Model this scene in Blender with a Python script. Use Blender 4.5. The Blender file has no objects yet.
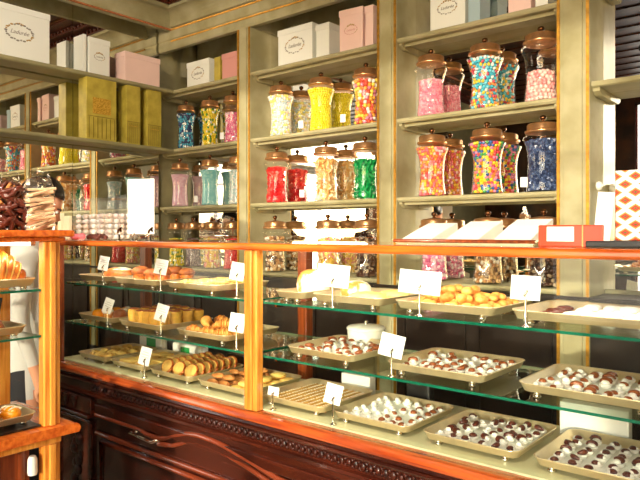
import bpy, math, random
from math import sin, cos, pi, radians
from mathutils import Vector, Matrix, Euler
random.seed(7)
C = bpy.context.scene.collection
EYE = 1.40
def Z(h): return EYE + h

# ------------------------------------------------------------------ camera
F = 635.0; HOR = 232.0
FW = Vector((-.641, .768, 0)).normalized(); RT = Vector((FW.y, -FW.x, 0))
cam_d = bpy.data.cameras.new('camera'); cam = bpy.data.objects.new('camera', cam_d); C.objects.link(cam)
cam_d.sensor_width = 36; cam_d.lens = F/640*36; cam_d.shift_y = -(240-HOR)/640; cam_d.clip_start = .02
cam.location = (0, 0, EYE); cam.rotation_euler = (pi/2, 0, math.atan2(-FW.x, FW.y))
bpy.context.scene.camera = cam
def xat(px, y):
    "X of the point seen at column px in the vertical plane Y=y"
    d = FW + RT*((px-320)/F); return d.x/d.y*y
def yat(px, x):
    d = FW + RT*((px-320)/F); return d.y/d.x*x
def zat(px, py, y):
    d = FW + RT*((px-320)/F); return EYE + (HOR-py)/F*(y/d.y)

# ------------------------------------------------------------------ materials
def srgb(r, g, b):
    f = lambda c: (c/255/12.92) if c/255 <= .04045 else ((c/255+.055)/1.055)**2.4
    return (f(r), f(g), f(b), 1)
M = {}
def mat(name, col, rough=.5, metal=0, noise=0, scale=20, col2=None, stretch=(1,1,1), bump=0, coat=0, spec=.5, emit=None, thresh=None, sss=0):
    m = bpy.data.materials.new(name); m.use_nodes = True; nt = m.node_tree; b = nt.nodes['Principled BSDF']
    b.inputs['Base Color'].default_value = col; b.inputs['Roughness'].default_value = rough; b.inputs['Metallic'].default_value = metal
    b.inputs['Coat Weight'].default_value = coat; b.inputs['Coat Roughness'].default_value = .08; b.inputs['Specular IOR Level'].default_value = spec
    if emit: b.inputs['Emission Color'].default_value = emit[0]; b.inputs['Emission Strength'].default_value = emit[1]
    tc = nt.nodes.new('ShaderNodeTexCoord'); mp = nt.nodes.new('ShaderNodeMapping'); mp.inputs['Scale'].default_value = stretch
    nt.links.new(tc.outputs['Object'], mp.inputs['Vector'])
    nz = nt.nodes.new('ShaderNodeTexNoise'); nz.inputs['Scale'].default_value = scale; nz.inputs['Detail'].default_value = 5
    nt.links.new(mp.outputs['Vector'], nz.inputs['Vector'])
    if col2 or noise:
        c2 = col2 or tuple(max(0, c*(1-noise)) for c in col[:3])+(1,)
        rp = nt.nodes.new('ShaderNodeValToRGB'); rp.color_ramp.elements[0].color = c2; rp.color_ramp.elements[1].color = col
        lo, hi = thresh or (.35, .62)
        rp.color_ramp.elements[0].position = lo; rp.color_ramp.elements[1].position = hi
        nt.links.new(nz.outputs['Fac'], rp.inputs['Fac']); nt.links.new(rp.outputs['Color'], b.inputs['Base Color'])
    if bump:
        bp = nt.nodes.new('ShaderNodeBump'); bp.inputs['Strength'].default_value = bump; bp.inputs['Distance'].default_value = .01
        nt.links.new(nz.outputs['Fac'], bp.inputs['Height']); nt.links.new(bp.outputs['Normal'], b.inputs['Normal'])
    M[name] = m; return m
def glass(name, tint=(1,1,1,1), ior=1.45, gloss=1.0):
    m = bpy.data.materials.new(name); m.use_nodes = True; nt = m.node_tree; nt.nodes.clear()
    o = nt.nodes.new('ShaderNodeOutputMaterial'); mx = nt.nodes.new('ShaderNodeMixShader'); t = nt.nodes.new('ShaderNodeBsdfTransparent')
    g = nt.nodes.new('ShaderNodeBsdfGlossy'); fr = nt.nodes.new('ShaderNodeFresnel'); mu = nt.nodes.new('ShaderNodeMath'); mu.operation = 'MULTIPLY'
    t.inputs['Color'].default_value = tint; g.inputs['Roughness'].default_value = .01; g.inputs['Color'].default_value = (1,1,1,1)
    fr.inputs['IOR'].default_value = ior; mu.inputs[1].default_value = gloss
    ge = nt.nodes.new('ShaderNodeNewGeometry'); mi = nt.nodes.new('ShaderNodeMapRange'); mi.inputs['To Min'].default_value = ior; mi.inputs['To Max'].default_value = 1/ior
    nt.links.new(ge.outputs['Backfacing'], mi.inputs['Value']); nt.links.new(mi.outputs[0], fr.inputs['IOR'])
    nt.links.new(fr.outputs[0], mu.inputs[0]); nt.links.new(mu.outputs[0], mx.inputs[0]); nt.links.new(t.outputs[0], mx.inputs[1])
    nt.links.new(g.outputs[0], mx.inputs[2]); nt.links.new(mx.outputs[0], o.inputs[0]); M[name] = m; return m

olive = mat('olive_paint', srgb(178,170,134), .5, noise=.12, scale=6, bump=.05, col2=srgb(156,148,108), spec=.15)
mat('cupboard_dark', srgb(40,29,22), .35, noise=.4, scale=8)
mat('olive_dark', srgb(158,150,110), .45, noise=.2, scale=8)
mat('gilt', srgb(206,150,52), .42, .6, noise=.3, scale=40)
mat('gilt_bronze', srgb(150,84,34), .35, .5, noise=.4, scale=60)
mat('rail_red', srgb(190,86,36), .2, noise=.4, scale=9, col2=srgb(140,50,18), stretch=(.5,7,7), bump=.02, coat=.6)
mat('mahogany', srgb(74,28,15), .25, noise=.5, scale=5, col2=srgb(46,16,9), stretch=(.6,6,6), bump=.03, coat=.3)
mat('mahogany_highlight', srgb(128,56,32), .2, noise=.4, scale=7, stretch=(.6,6,6), coat=.8)  # glossy mahogany, colour lightened to paint in the reddish highlight on the mouldings
mat('mahogany_carved', srgb(78,28,14), .4, noise=.5, scale=60, col2=srgb(34,9,5), bump=.5, coat=.1)
mat('rail_wood', srgb(226,118,42), .22, noise=.4, scale=9, col2=srgb(190,80,24), stretch=(.5,7,7), bump=.02, coat=.6)
mat('post_wood', srgb(238,164,70), .25, noise=.4, scale=10, col2=srgb(208,122,40), stretch=(8,8,.5), bump=.02, coat=.5)
mat('rear_wood', srgb(150,70,30), .3, noise=.4, scale=10, col2=srgb(108,42,18), stretch=(8,8,.5), coat=.3)
mat('dark_planks', srgb(84,48,28), .4, noise=.6, scale=5, col2=srgb(36,20,12), stretch=(1,9,1), bump=.1)
mat('plaster', srgb(196,184,150), .8, noise=.1, scale=3)
mat('ornament', srgb(104,48,28), .35, .25, noise=.5, scale=70, col2=srgb(48,20,12), bump=.3)
mat('tile_floor', srgb(214,196,166), .4, noise=.3, scale=4)
mat('deck', srgb(206,202,164), .3, noise=.08, scale=5)
mat('tray_metal', srgb(244,222,180), .3, .6, noise=.15, scale=14, bump=.02)
mat('chrome', srgb(225,220,210), .1, 1)
mat('copper', srgb(232,174,120), .3, .85, noise=.3, scale=30)
mat('bronze_dark', srgb(110,72,44), .25, .9)
mat('white_paper', srgb(246,243,236), .6)
mat('white_card', srgb(238,237,233), .5)
mat('ink', srgb(120,116,110), .6)
mat('box_white', srgb(236,238,230), .45)
mat('box_ribbon', srgb(206,206,196), .4)
mat('box_pink', srgb(246,212,204), .45, noise=.06, scale=5)
mat('box_pink_deep', srgb(212,150,142), .45)
mat('box_blue', srgb(168,192,200), .45)
mat('box_green', srgb(196,178,74), .45, noise=.15, scale=12, col2=srgb(168,150,56))
mat('box_green_dark', srgb(128,112,40), .5)
mat('box_gold', srgb(226,184,76), .35, .3, noise=.3, scale=150, col2=srgb(172,130,36))
mat('logo_grey', srgb(140,134,124), .5)
mat('logo_gold', srgb(186,150,84), .4)
mat('leather_orange', srgb(200,58,16), .35, noise=.15, scale=20, coat=.3)
mat('diamond_red', srgb(228,88,48), .5); mat('diamond_orange', srgb(232,156,66), .5); mat('diamond_green', srgb(92,110,40), .5)
mat('meringue', srgb(250,244,236), .5, bump=.1, scale=60)
mat('chocolate', srgb(158,86,46), .3, noise=.25, scale=60)
mat('chocolate_dark', srgb(96,44,32), .28, noise=.2, scale=60)
mat('pastry', srgb(232,168,84), .5, noise=.4, scale=25, col2=srgb(200,112,40), bump=.2)
mat('pastry_pale', srgb(250,212,118), .6, noise=.3, scale=30, col2=srgb(232,180,92), bump=.3)
mat('crust', srgb(214,122,40), .35, noise=.4, scale=30, col2=srgb(160,70,18), bump=.2, coat=.2)
mat('sugar_crust', srgb(246,236,218), .7, noise=.4, scale=14, col2=srgb(218,140,62), thresh=(.42,.5), bump=.2)
mat('sponge', srgb(240,184,72), .6, noise=.2, scale=50, bump=.2)
mat('sponge_top', srgb(168,84,36), .5)
mat('muffin', srgb(178,100,40), .6, noise=.4, scale=35, col2=srgb(132,60,20), bump=.4)
mat('almond', srgb(206,138,72), .6, noise=.25, scale=40, col2=srgb(176,104,46), bump=.3)
mat('biscuit', srgb(228,172,78), .5, noise=.25, scale=40, bump=.2)
mat('cream_top', srgb(250,238,208), .6)
mat('orange_gel', srgb(240,150,30), .25, coat=.4)
mat('wafer', srgb(250,218,176), .5, noise=.2, scale=30); mat('wafer_edge', srgb(226,128,96), .5)
mat('porcelain', srgb(244,242,232), .15)
mat('black_plastic', srgb(26,24,24), .35)
mat('navy_bag', srgb(28,44,56), .4)
mat('green_label', srgb(40,160,80), .5)
mat('hair', srgb(22,16,14), .35, noise=.3, scale=200, stretch=(1,1,.1))
mat('skin', srgb(224,160,128), .5, spec=.3)
mat('lip', srgb(180,90,80), .5); mat('eye_white', srgb(240,238,232), .2)
mat('shirt_white', srgb(206,204,200), .7); mat('shirt_burgundy', srgb(92,22,30), .7, noise=.4, scale=60); mat('trouser', srgb(32,30,34), .8)
mat('pink_wrap', srgb(232,120,130), .4); mat('cream_candle', srgb(240,232,196), .4)
mat('added_lamp_body', srgb(40,36,32), .4); mat('added_lamp_glow', srgb(255,240,214), .5, emit=((1,.86,.66,1), 6))  # finish and glow of the added lamps
mat('red_frame', srgb(150,40,28), .4)
def diamond_print():
    m = mat('diamond_print', srgb(250,248,244), .5); nt = m.node_tree; N = nt.nodes.new; L = nt.links.new
    tc = N('ShaderNodeTexCoord'); sp = N('ShaderNodeSeparateXYZ'); L(tc.outputs['Object'], sp.inputs[0])
    def mth(op, a, b=None):
        n = N('ShaderNodeMath'); n.operation = op
        for i,v in enumerate((a,b)):
            if v is None: continue
            if isinstance(v,(int,float)): n.inputs[i].default_value = v
            else: L(v, n.inputs[i])
        return n.outputs[0]
    def lat(off):
        u = mth('ABSOLUTE', mth('SUBTRACT', mth('FRACT', mth('ADD', mth('DIVIDE', sp.outputs['X'], .048), 5+off)), .5))
        v = mth('ABSOLUTE', mth('SUBTRACT', mth('FRACT', mth('ADD', mth('DIVIDE', sp.outputs['Z'], .041), 5+off)), .5))
        return mth('ADD', u, mth('MULTIPLY', v, 1.3))
    d = mth('MINIMUM', lat(0), lat(.5)); rp = N('ShaderNodeValToRGB'); rp.color_ramp.interpolation = 'CONSTANT'; e = rp.color_ramp.elements
    e[0].color = srgb(92,110,40); e[1].position = .09; e[1].color = srgb(206,50,24)
    x = e.new(.24); x.color = srgb(222,150,52); x = e.new(.36); x.color = srgb(250,248,244)
    L(d, rp.inputs['Fac']); L(rp.outputs['Color'], nt.nodes['Principled BSDF'].inputs['Base Color'])
diamond_print()
glass('pane', (.97,.985,.97,1), 1.3, .6); glass('jar_glass', (.985,.985,.98,1), 1.5, 1.0)
glass('clear_plastic', (.95,.95,.96,1), 1.45, .7); glass('shelf_glass', (.90,.96,.92,1), 1.45)
mat('glass_edge', srgb(20,110,84), .1, noise=.3, scale=30, coat=1)
def crinkle(m):
    nt = m.node_tree; tc = nt.nodes.new('ShaderNodeTexCoord'); v = nt.nodes.new('ShaderNodeTexVoronoi'); v.inputs['Scale'].default_value = 26; bp = nt.nodes.new('ShaderNodeBump'); bp.inputs['Distance'].default_value = .02
    nt.links.new(tc.outputs['Object'], v.inputs['Vector']); nt.links.new(v.outputs['Distance'], bp.inputs['Height'])
    for n in nt.nodes:
        if n.type in ('BSDF_GLOSSY','FRESNEL'): nt.links.new(bp.outputs[0], n.inputs['Normal'])
crinkle(glass('film', (.96,.96,.97,1), 1.6, 2.2))
m = mat('mirror', (.9,.89,.84,1), .012, 1)

# ------------------------------------------------------------------ mesh builder
class MB:
    def __init__(s): s.v = []; s.f = []; s.m = []; s.sm = []
    def add(s, vs, fs, mi=0, smooth=False, X=None):
        o = len(s.v)
        s.v += [tuple(X @ Vector(p)) for p in vs] if X is not None else [tuple(p) for p in vs]
        for f in fs: s.f.append([i+o for i in f]); s.m.append(mi); s.sm.append(smooth)
        return s
    def box(s, x0, x1, y0, y1, z0, z1, mi=0, X=None):
        vs = [(x,y,z) for x in (x0,x1) for y in (y0,y1) for z in (z0,z1)]
        return s.add(vs, [(0,1,3,2),(4,6,7,5),(0,4,5,1),(2,3,7,6),(0,2,6,4),(1,5,7,3)], mi, False, X)
    def lathe(s, prof, n=20, mi=0, X=None, caps=True, smooth=True, sx=1, sy=1):
        vs = [(r*cos(2*pi*k/n)*sx, r*sin(2*pi*k/n)*sy, z) for r, z in prof for k in range(n)]
        fs = [(i*n+k, i*n+(k+1)%n, (i+1)*n+(k+1)%n, (i+1)*n+k) for i in range(len(prof)-1) for k in range(n)]
        s.add(vs, fs, mi, smooth, X)
        if caps:
            s.add(vs[:n], [tuple(reversed(range(n)))], mi, False, X); s.add(vs[-n:], [tuple(range(n))], mi, False, X)
        return s
    def blob(s, c, r, n=8, h=6, mi=0, R=None):
        if isinstance(r, (int,float)): r = (r,r,r)
        X = Matrix.Translation(c) @ (R.to_4x4() if R else Matrix.Identity(4)) @ Matrix.Diagonal((*r,1))
        vs = [(0,0,-1)] + [(sin(pi*i/h)*cos(2*pi*k/n), sin(pi*i/h)*sin(2*pi*k/n), -cos(pi*i/h)) for i in range(1,h) for k in range(n)] + [(0,0,1)]
        fs = [(0, 1+(k+1)%n, 1+k) for k in range(n)]
        fs += [(1+(i)*n+k, 1+i*n+(k+1)%n, 1+(i+1)*n+(k+1)%n, 1+(i+1)*n+k) for i in range(h-2) for k in range(n)]
        t = len(vs)-1; b = 1+(h-2)*n
        fs += [(b+k, b+(k+1)%n, t) for k in range(n)]
        return s.add(vs, fs, mi, True, X)
    def tube(s, pts, r, n=8, mi=0, X=None, cap=True):
        pts = [Vector(p) for p in pts]; rr = r if isinstance(r,(list,tuple)) else [r]*len(pts)
        vs = []; up = Vector((0,0,1))
        for i, p in enumerate(pts):
            t = (pts[min(i+1,len(pts)-1)] - pts[max(i-1,0)]).normalized()
            a = t.cross(up if abs(t.z) < .95 else Vector((1,0,0))).normalized(); b = t.cross(a)
            vs += [p + (a*cos(2*pi*k/n) + b*sin(2*pi*k/n))*rr[i] for k in range(n)]
        fs = [(i*n+k, i*n+(k+1)%n, (i+1)*n+(k+1)%n, (i+1)*n+k) for i in range(len(pts)-1) for k in range(n)]
        if cap: fs += [tuple(range(n)), tuple(reversed(range((len(pts)-1)*n, len(pts)*n)))]
        return s.add(vs, fs, mi, True, X)
    def prism(s, poly, a0, a1, axis='x', mi=0, smooth=False, X=None):
        "poly: 2d outline; extruded along the axis from a0 to a1"
        n = len(poly)
        P = {'x': lambda u,v,a: (a,u,v), 'y': lambda u,v,a: (u,a,v), 'z': lambda u,v,a: (u,v,a)}[axis]
        vs = [P(u,v,a0) for u,v in poly] + [P(u,v,a1) for u,v in poly]
        s.add(vs, [(k,(k+1)%n,n+(k+1)%n,n+k) for k in range(n)], mi, smooth, X)
        return s.add(vs, [tuple(reversed(range(n))), tuple(range(n,2*n))], mi, False, X)
    def build(s, name, mats, parent=None, bevel=0, loc=None):
        me = bpy.data.meshes.new(name); me.from_pydata(s.v, [], s.f)
        for x in (mats if isinstance(mats,(list,tuple)) else [mats]): me.materials.append(M[x])
        me.polygons.foreach_set('material_index', s.m); me.polygons.foreach_set('use_smooth', s.sm); me.update()
        o = bpy.data.objects.new(name, me); C.objects.link(o)
        if bevel:
            b = o.modifiers.new('bevel','BEVEL'); b.width = bevel; b.segments = 2; b.limit_method = 'ANGLE'
        if parent: o.parent = parent
        if loc is not None: o.location = loc
        return o
def tag(o, label=None, cat=None, group=None, kind=None):
    if label: o['label'] = label
    if cat: o['category'] = cat
    if group: o['group'] = group
    if kind: o['kind'] = kind
    return o
def thing(name, loc, label, cat, group=None, rz=0):
    o = bpy.data.objects.new(name, None); C.objects.link(o); o.location = loc; o.rotation_euler = (0,0,rz); o.empty_display_size = .05
    return tag(o, label, cat, group)
def dup(root, loc, label=None, group=None, rz=None):
    def cp(o, par):
        c = o.copy(); C.objects.link(c)
        if par: c.parent = par
        for ch in o.children: cp(ch, c)
        return c
    r = cp(root, None); r.location = loc
    if rz is not None: r.rotation_euler = (0,0,rz)
    if label: r['label'] = label
    if group: r['group'] = group
    return r
def Rz(a): return Matrix.Rotation(a, 4, 'Z')
def T(x,y,z): return Matrix.Translation((x,y,z))

# ------------------------------------------------------------------ room
XL = -3.97          # mirror plane of the left wall
YM = 3.06           # mirror plane of the back shelves
YF = 2.87           # front edge of the back shelves
CEIL = Z(1.70)
def struct(b, name, m, **k): return tag(b.build(name, m, **k), kind='structure')
struct(MB().box(-4.6,3.2,-2.6,3.4,-.1,0), 'floor', 'tile_floor')
b = MB().box(-4.6,3.2,-2.6,3.4,CEIL,CEIL+.1)
for i in range(24): b.box(-4.5,3.1,-2.5+i*.245,-2.5+i*.245+.03,CEIL-.012,CEIL)
struct(b, 'ceiling', 'dark_planks')
struct(MB().box(-4.1,3.2,3.12,3.3,0,CEIL), 'wall_back', 'olive_dark')
struct(MB().box(-4.2,-4.0,-2.6,3.3,0,CEIL), 'wall_left', 'olive_dark')
struct(MB().box(3.0,3.2,-2.6,3.3,0,CEIL), 'wall_right', 'plaster')
# front wall with two shop windows and a door opening
b = MB(); Y0, Y1 = -2.5, -2.35
b.box(-4.1,3.1,Y0,Y1,0,.62); b.box(-4.1,3.1,Y0,Y1,Z(1.58),CEIL)
for x0,x1 in ((-4.1,-2.03),(.45,.60),(2.85,3.1)): b.box(x0,x1,Y0,Y1,.62,Z(1.58))
struct(b, 'wall_front', 'dark_planks')
for i,(x0,x1) in enumerate(((-2.03,.45),(.60,2.85))):
    b = MB()
    for xx in (x0+.02, (x0+x1)/2, x1-.02): b.box(xx-.02,xx+.02,Y0+.04,Y0+.1,.62,Z(1.58))
    for zz in (.64, Z(.95), Z(1.56)): b.box(x0,x1,Y0+.04,Y0+.1,zz-.02,zz+.02)
    w = struct(b, 'window_%d' % (i+1), 'red_frame')
    MB().box(x0,x1,Y0+.068,Y0+.072,.62,Z(1.58)).build('window_pane', 'pane', w)

# ------------------------------------------------------------------ cornice (setting)
def cornice_profile(off, first):
    "list of (projection from shelf front, height) pairs, stepping outward and up"
    return None
BC = YF - .0
# back cornice: fascia, bead, band, gold bead, cove, ornament
def run_x(x0, x1, segs, name, m, **k):
    b = MB()
    for (y0,y1,z0,z1) in segs: b.box(x0,x1,y0,y1,Z(z0),Z(z1))
    return struct(b, name, m, **k)
XC = -3.80   # front plane of the left cornice
def cove(yfront, z0, z1, out, n=7):
    pts = []
    for i in range(n+1):
        a = i/n*pi/2
        pts.append((yfront - out*(1-cos(a)), z0 + (z1-z0)*sin(a)))
    return pts
b = MB()
prof = [(BC+.03,Z(1.57)),(BC+.03,Z(1.33)),(BC-.005,Z(1.33)),(BC-.012,Z(1.345)),(BC-.012,Z(1.378)),(BC-.006,Z(1.40)),(BC-.014,Z(1.408)),(BC-.014,Z(1.462)),(BC-.006,Z(1.485))]
prof += cove(BC-.02, Z(1.49), Z(1.585), .085) + [(BC-.115,Z(1.60)),(3.10,Z(1.60)),(3.10,Z(1.57))]
b.prism(prof, -3.95, 2.9, 'x')
struct(b, 'trim_1', 'olive_paint')
b = MB(); 
for z,r in ((1.39,.006),(1.474,.0065)): b.tube([(-3.80,BC-.012,Z(z)),(2.9,BC-.012,Z(z))], r)
struct(b, 'trim_2', 'gilt')
prof = [(-3.99,Z(1.57)),(XC-.04,Z(1.57)),(XC-.04,Z(1.462)),(XC-.01,Z(1.462)),(XC,Z(1.485))] + [(XC+(BC-.02-y), z) for y,z in cove(BC-.02,Z(1.49),Z(1.585),.085)] + [(XC+.115,Z(1.60)),(-3.99,Z(1.60))]
struct(MB().prism(prof, -2.3, BC+.02, 'y'), 'trim_3', 'olive_paint')
struct(MB().tube([(XC-.002,-2.3,Z(1.474)),(XC-.002,BC,Z(1.474))], .008), 'trim_4', 'gilt_bronze')
# dark ornamental courses with leaf and dart carving, then the ceiling border
b = MB()
b.box(-3.99,XC+.13,-2.3,BC,Z(1.60),Z(1.64)); b.box(-3.99,2.9,BC-.13,3.10,Z(1.60),Z(1.64))
b.box(-3.99,XC+.20,-2.3,BC,Z(1.64),Z(1.675)); b.box(-3.99,2.9,BC-.20,3.10,Z(1.64),Z(1.675))
b.box(-3.99,XC+.30,-2.3,BC,Z(1.675),CEIL); b.box(-3.99,2.9,BC-.30,3.10,Z(1.675),CEIL)
for i in range(70):
    y = BC-.16-i*.055
    if y > -1: b.blob((XC+.135,y,Z(1.622)),(.016,.019,.017)); b.blob((XC+.205,y+.02,Z(1.66)),(.012,.022,.012))
for i in range(60):
    x = XC+.18+i*.055
    b.blob((x,BC-.135,Z(1.622)),(.019,.016,.017)); b.blob((x+.02,BC-.205,Z(1.66)),(.022,.012,.012))
struct(b, 'trim_5', 'ornament')
b = MB(); b.tube([(XC+.31,-2.3,CEIL-.006),(XC+.31,BC-.31,CEIL-.006),(2.9,BC-.31,CEIL-.006)], .01)
b.tube([(XC+.45,-2.3,CEIL-.008),(XC+.45,BC-.45,CEIL-.008),(2.9,BC-.45,CEIL-.008)], .018)
struct(b, 'trim_6', 'gilt_bronze')

# ------------------------------------------------------------------ back wall cabinets
S0, S1, S2, S3 = -.257, .185, .605, 1.035    # shelf tops above the eye
SH = .024
def cabinet(x0, x1, pil, shelves, label):
    "x0..x1: the clear width, pil: x1..pil is the pilaster on its right"
    c = thing('wall_cabinet', (0,0,0), label, 'cabinet', None)
    MB().box(x0+.001,x1-.001,YM,YM+.02,Z(-.26),Z(1.565)).build('mirror_back','mirror',c)
    for h in shelves:
        b = MB(); b.prism([(YM-.001,Z(h)),(YM-.001,Z(h-SH)),(YF+.008,Z(h-SH)),(YF,Z(h-SH*.6)),(YF,Z(h-.003)),(YF+.004,Z(h))], x0+.001, x1-.001, 'x')
        s = b.build('shelf','olive_paint',c)
        if h != S0:
            MB().box(x0+.001,x1-.001,YF+.045,YF+.058,Z(h-SH-.016),Z(h-SH)).build('shelf_batten','olive_paint',s)
            for xx in (x0+.0015, x1-.0205): MB().prism([(YF+.02,Z(h-SH)),(YM-.002,Z(h-SH)),(YM-.002,Z(h-SH-.03)),(YF+.05,Z(h-SH-.03)),(YF+.02,Z(h-SH-.012))],xx,xx+.019,'x').build('shelf_cleat','olive_paint',s)
    # pilaster
    z0,z1 = Z(-.95), Z(1.329)
    xc = (x1+pil)/2
    b = MB(); b.box(x1,pil,YF-.004,YM+.03,z0,z1); b.box(x1,pil,YF+.032,YM+.03,z1,Z(1.565))
    b.box(x1+.030,pil-.030,YF-.012,YF-.003,z0+.0,z1)
    p = b.build('pilaster','olive_paint',c, bevel=.003)
    b = MB()
    b.box(x1+.002,x1+.015,YF-.010,YF-.003,z0,z1); b.box(pil-.015,pil-.002,YF-.010,YF-.003,z0,z1)
    b.build('gilt_edge','gilt',p)
    b = MB(); b.box(x0,pil,YF-.02,YM+.03,Z(-.30),Z(-.283)); b.box(x0,pil,YF,YM+.03,.08,Z(-.30)); b.box(x0,pil,YF+.03,YM+.03,0,.08)
    for k in range(2):
        a0 = x0+.04+k*(x1-x0)/2; a1 = x0-.02+(k+1)*(x1-x0)/2
        for q in ((a0,a1,.2,.215),(a0,a1,Z(-.42),Z(-.405)),(a0,a0+.015,.2,Z(-.405)),(a1-.015,a1,.2,Z(-.405))): b.box(q[0],q[1],YF-.01,YF+.001,q[2],q[3])
    b.build('base_cupboard','cupboard_dark',c)
    return c
cL = cabinet(-3.95,-3.10,-2.98,(S0,S1,S2,S3),'narrow mirrored olive shelf bay in the corner, with blue, lemon and lilac sweet jars')
cM = cabinet(-2.98,-1.985,-1.86,(S0,S1,S2,S3),'wide mirrored olive shelf bay holding the red, yellow and green sweet jars')
cR = cabinet(-1.86,-1.01,-.867,(S0,S1,S2,S3),'mirrored olive shelf bay holding the pink and the navy sweet jars')
# the next bay: taller opening, one shelf
c = thing('wall_cabinet',(0,0,0),'nearly empty mirrored olive bay with a single high shelf, beside the gilt-edged pilaster','cabinet')
MB().box(-.866,.30,YM,YM+.02,Z(-.26),Z(1.565)).build('mirror_back','mirror',c)
s = MB().prism([(YM-.001,Z(.655)),(YM-.001,Z(.63)),(YF+.02,Z(.63)),(YF+.012,Z(.636)),(YF+.012,Z(.655))],-.865,.30,'x').build('shelf','olive_paint',c)
MB().prism([(YF+.03,Z(.63)),(YM-.002,Z(.63)),(YM-.002,Z(.60)),(YF+.06,Z(.60)),(YF+.03,Z(.615))],-.865,-.835,'x').build('shelf_cleat','olive_paint',s)
MB().prism([(YF+.03,Z(1.12)),(YM-.002,Z(1.12)),(YM-.002,Z(1.07)),(YF+.06,Z(1.07)),(YF+.03,Z(1.10))],-.865,-.825,'x').build('shelf_cleat','olive_paint',c)
b = MB().box(-.866,.45,YF-.01,YM+.03,Z(-.30),Z(-.283)); b.box(-.866,.45,YF,YM+.03,0,Z(-.30)); b.build('base_cupboard','cupboard_dark',c)
MB().box(.30,.45,YF-.004,YM+.03,Z(-.283),Z(1.329)).build('pilaster','olive_paint',c)
b = MB().lathe([(.004,0),(.018,.004),(.021,.014),(.016,.024),(.004,.028)],12,X=T(xat(596,2.96)+.0,2.96,zat(596,186,2.96))@Matrix.Rotation(pi/2,4,'Y')); b.build('knob','porcelain',c)

# left wall: mirror panes and shelves
c = thing('wall_mirror_cabinet',(0,0,0),'mirrored left wall with two olive shelves carrying boxes','cabinet')
seam = 2.19
MB().box(XL-.02,XL,-1.2,seam-.0015,Z(-.9),Z(1.565)).build('mirror_pane','mirror',c)
o = MB().box(-.02,0,0,2.868-seam-.0015,Z(-.9),Z(1.565)).build('mirror_pane','mirror',c); o.location=(XL,seam+.0015,0); o.rotation_euler=(0,0,radians(-.6))
for h in (S2,S3):
    b = MB(); b.prism([(XL+.02,Z(h)),(XL+.02,Z(h-.026)),(-3.79,Z(h-.026)),(-3.782,Z(h-.018)),(-3.782,Z(h-.003)),(-3.785,Z(h))], -1.2, YF-.002, 'y'); b.build('shelf','olive_dark',c)

# ------------------------------------------------------------------ sweet jars
HJ = .282
PROF = [(.064,0),(.071,.006),(.073,.018),(.0695,.05),(.065,.10),(.064,.14),(.0665,.18),(.073,.215),(.082,.238),(.087,.250),(.0865,.258),(.078,.266),(.067,.273),(.063,.282)]
def rj(z):
    for (r0,z0),(r1,z1) in zip(PROF,PROF[1:]):
        if z0 <= z <= z1: return r0+(r1-r0)*(z-z0)/(z1-z0)
    return .05
jar0 = None
def make_jar():
    t = thing('sweet_jar',(0,0,0),'x','jar')
    MB().lathe(PROF,28,caps=False).lathe([(.001,.004),(.058,.004)],28,caps=False).build('glass_body','jar_glass',t)
    l = MB().lathe([(.064,.276),(.076,.278),(.0785,.283),(.0785,.289),(.071,.292),(.069,.296),(.0695,.316),(.064,.322),(.045,.326),(.02,.330),(.001,.3305)],28).build('lid','copper',t)
    MB().lathe([(.014,.329),(.008,.334),(.007,.339),(.013,.344),(.0155,.351),(.013,.359),(.002,.364)],14).build('knob','bronze_dark',l)
    return t
def pal(*cs):
    r = []
    for c in cs:
        n = 'candy_%02x%02x%02x' % c
        if n not in M: mat(n, srgb(*[255*(q/255)**.75 for q in c]), .3, coat=.3)
        r.append(n)
    return r
PAL = {
 'blue': pal((20,30,70),(40,150,190),(235,240,240),(60,170,200),(30,50,110)),
 'lemon': pal((235,200,20),(240,215,40),(60,120,30),(245,240,220),(230,190,10)),
 'pinkwhite': pal((235,120,160),(245,220,225),(225,80,130),(240,170,190)),
 'lilac': pal((228,176,190),(236,200,210),(216,150,176)),
 'teal': pal((130,205,205),(170,225,220),(100,185,190)),
 'greymint': pal((200,205,200),(225,225,220),(150,190,190)),
 'pastel': pal((240,220,110),(190,210,220),(245,240,235),(240,210,190)),
 'yellow': pal((245,220,20),(248,228,50),(235,205,10)),
 'gumball': pal((220,60,40),(240,150,40),(245,215,60),(235,230,220),(220,110,140),(240,120,40)),
 'red': pal((225,30,30),(200,15,20),(235,60,50)),
 'snack': pal((226,170,90),(240,205,140),(206,130,60),(245,225,180)),
 'green': pal((10,140,60),(0,110,45),(40,170,80)),
 'pink': pal((240,130,150),(245,160,175),(235,110,135)),
 'multi': pal((50,170,200),(240,190,40),(235,120,50),(245,235,220),(190,50,70),(90,190,210)),
 'palepink': pal((240,170,165),(235,130,130),(245,200,190)),
 'sunset': pal((240,130,40),(245,190,50),(230,70,70),(240,190,190),(225,90,110)),
 'rainbow': pal((245,215,30),(220,50,60),(240,120,40),(60,150,70),(40,80,150),(240,120,160)),
 'navy': pal((44,58,96),(60,78,120),(28,38,70)),
 'brown': pal((90,60,50),(140,110,100),(60,40,40)),
 'mixyp': pal((240,190,60),(230,130,110),(240,220,150)),
 'nuts': pal((200,150,90),(235,220,190),(170,110,60),(90,60,40)),
 'dark': pal((60,34,24),(90,60,40),(180,150,110),(40,24,18)),
}
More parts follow.
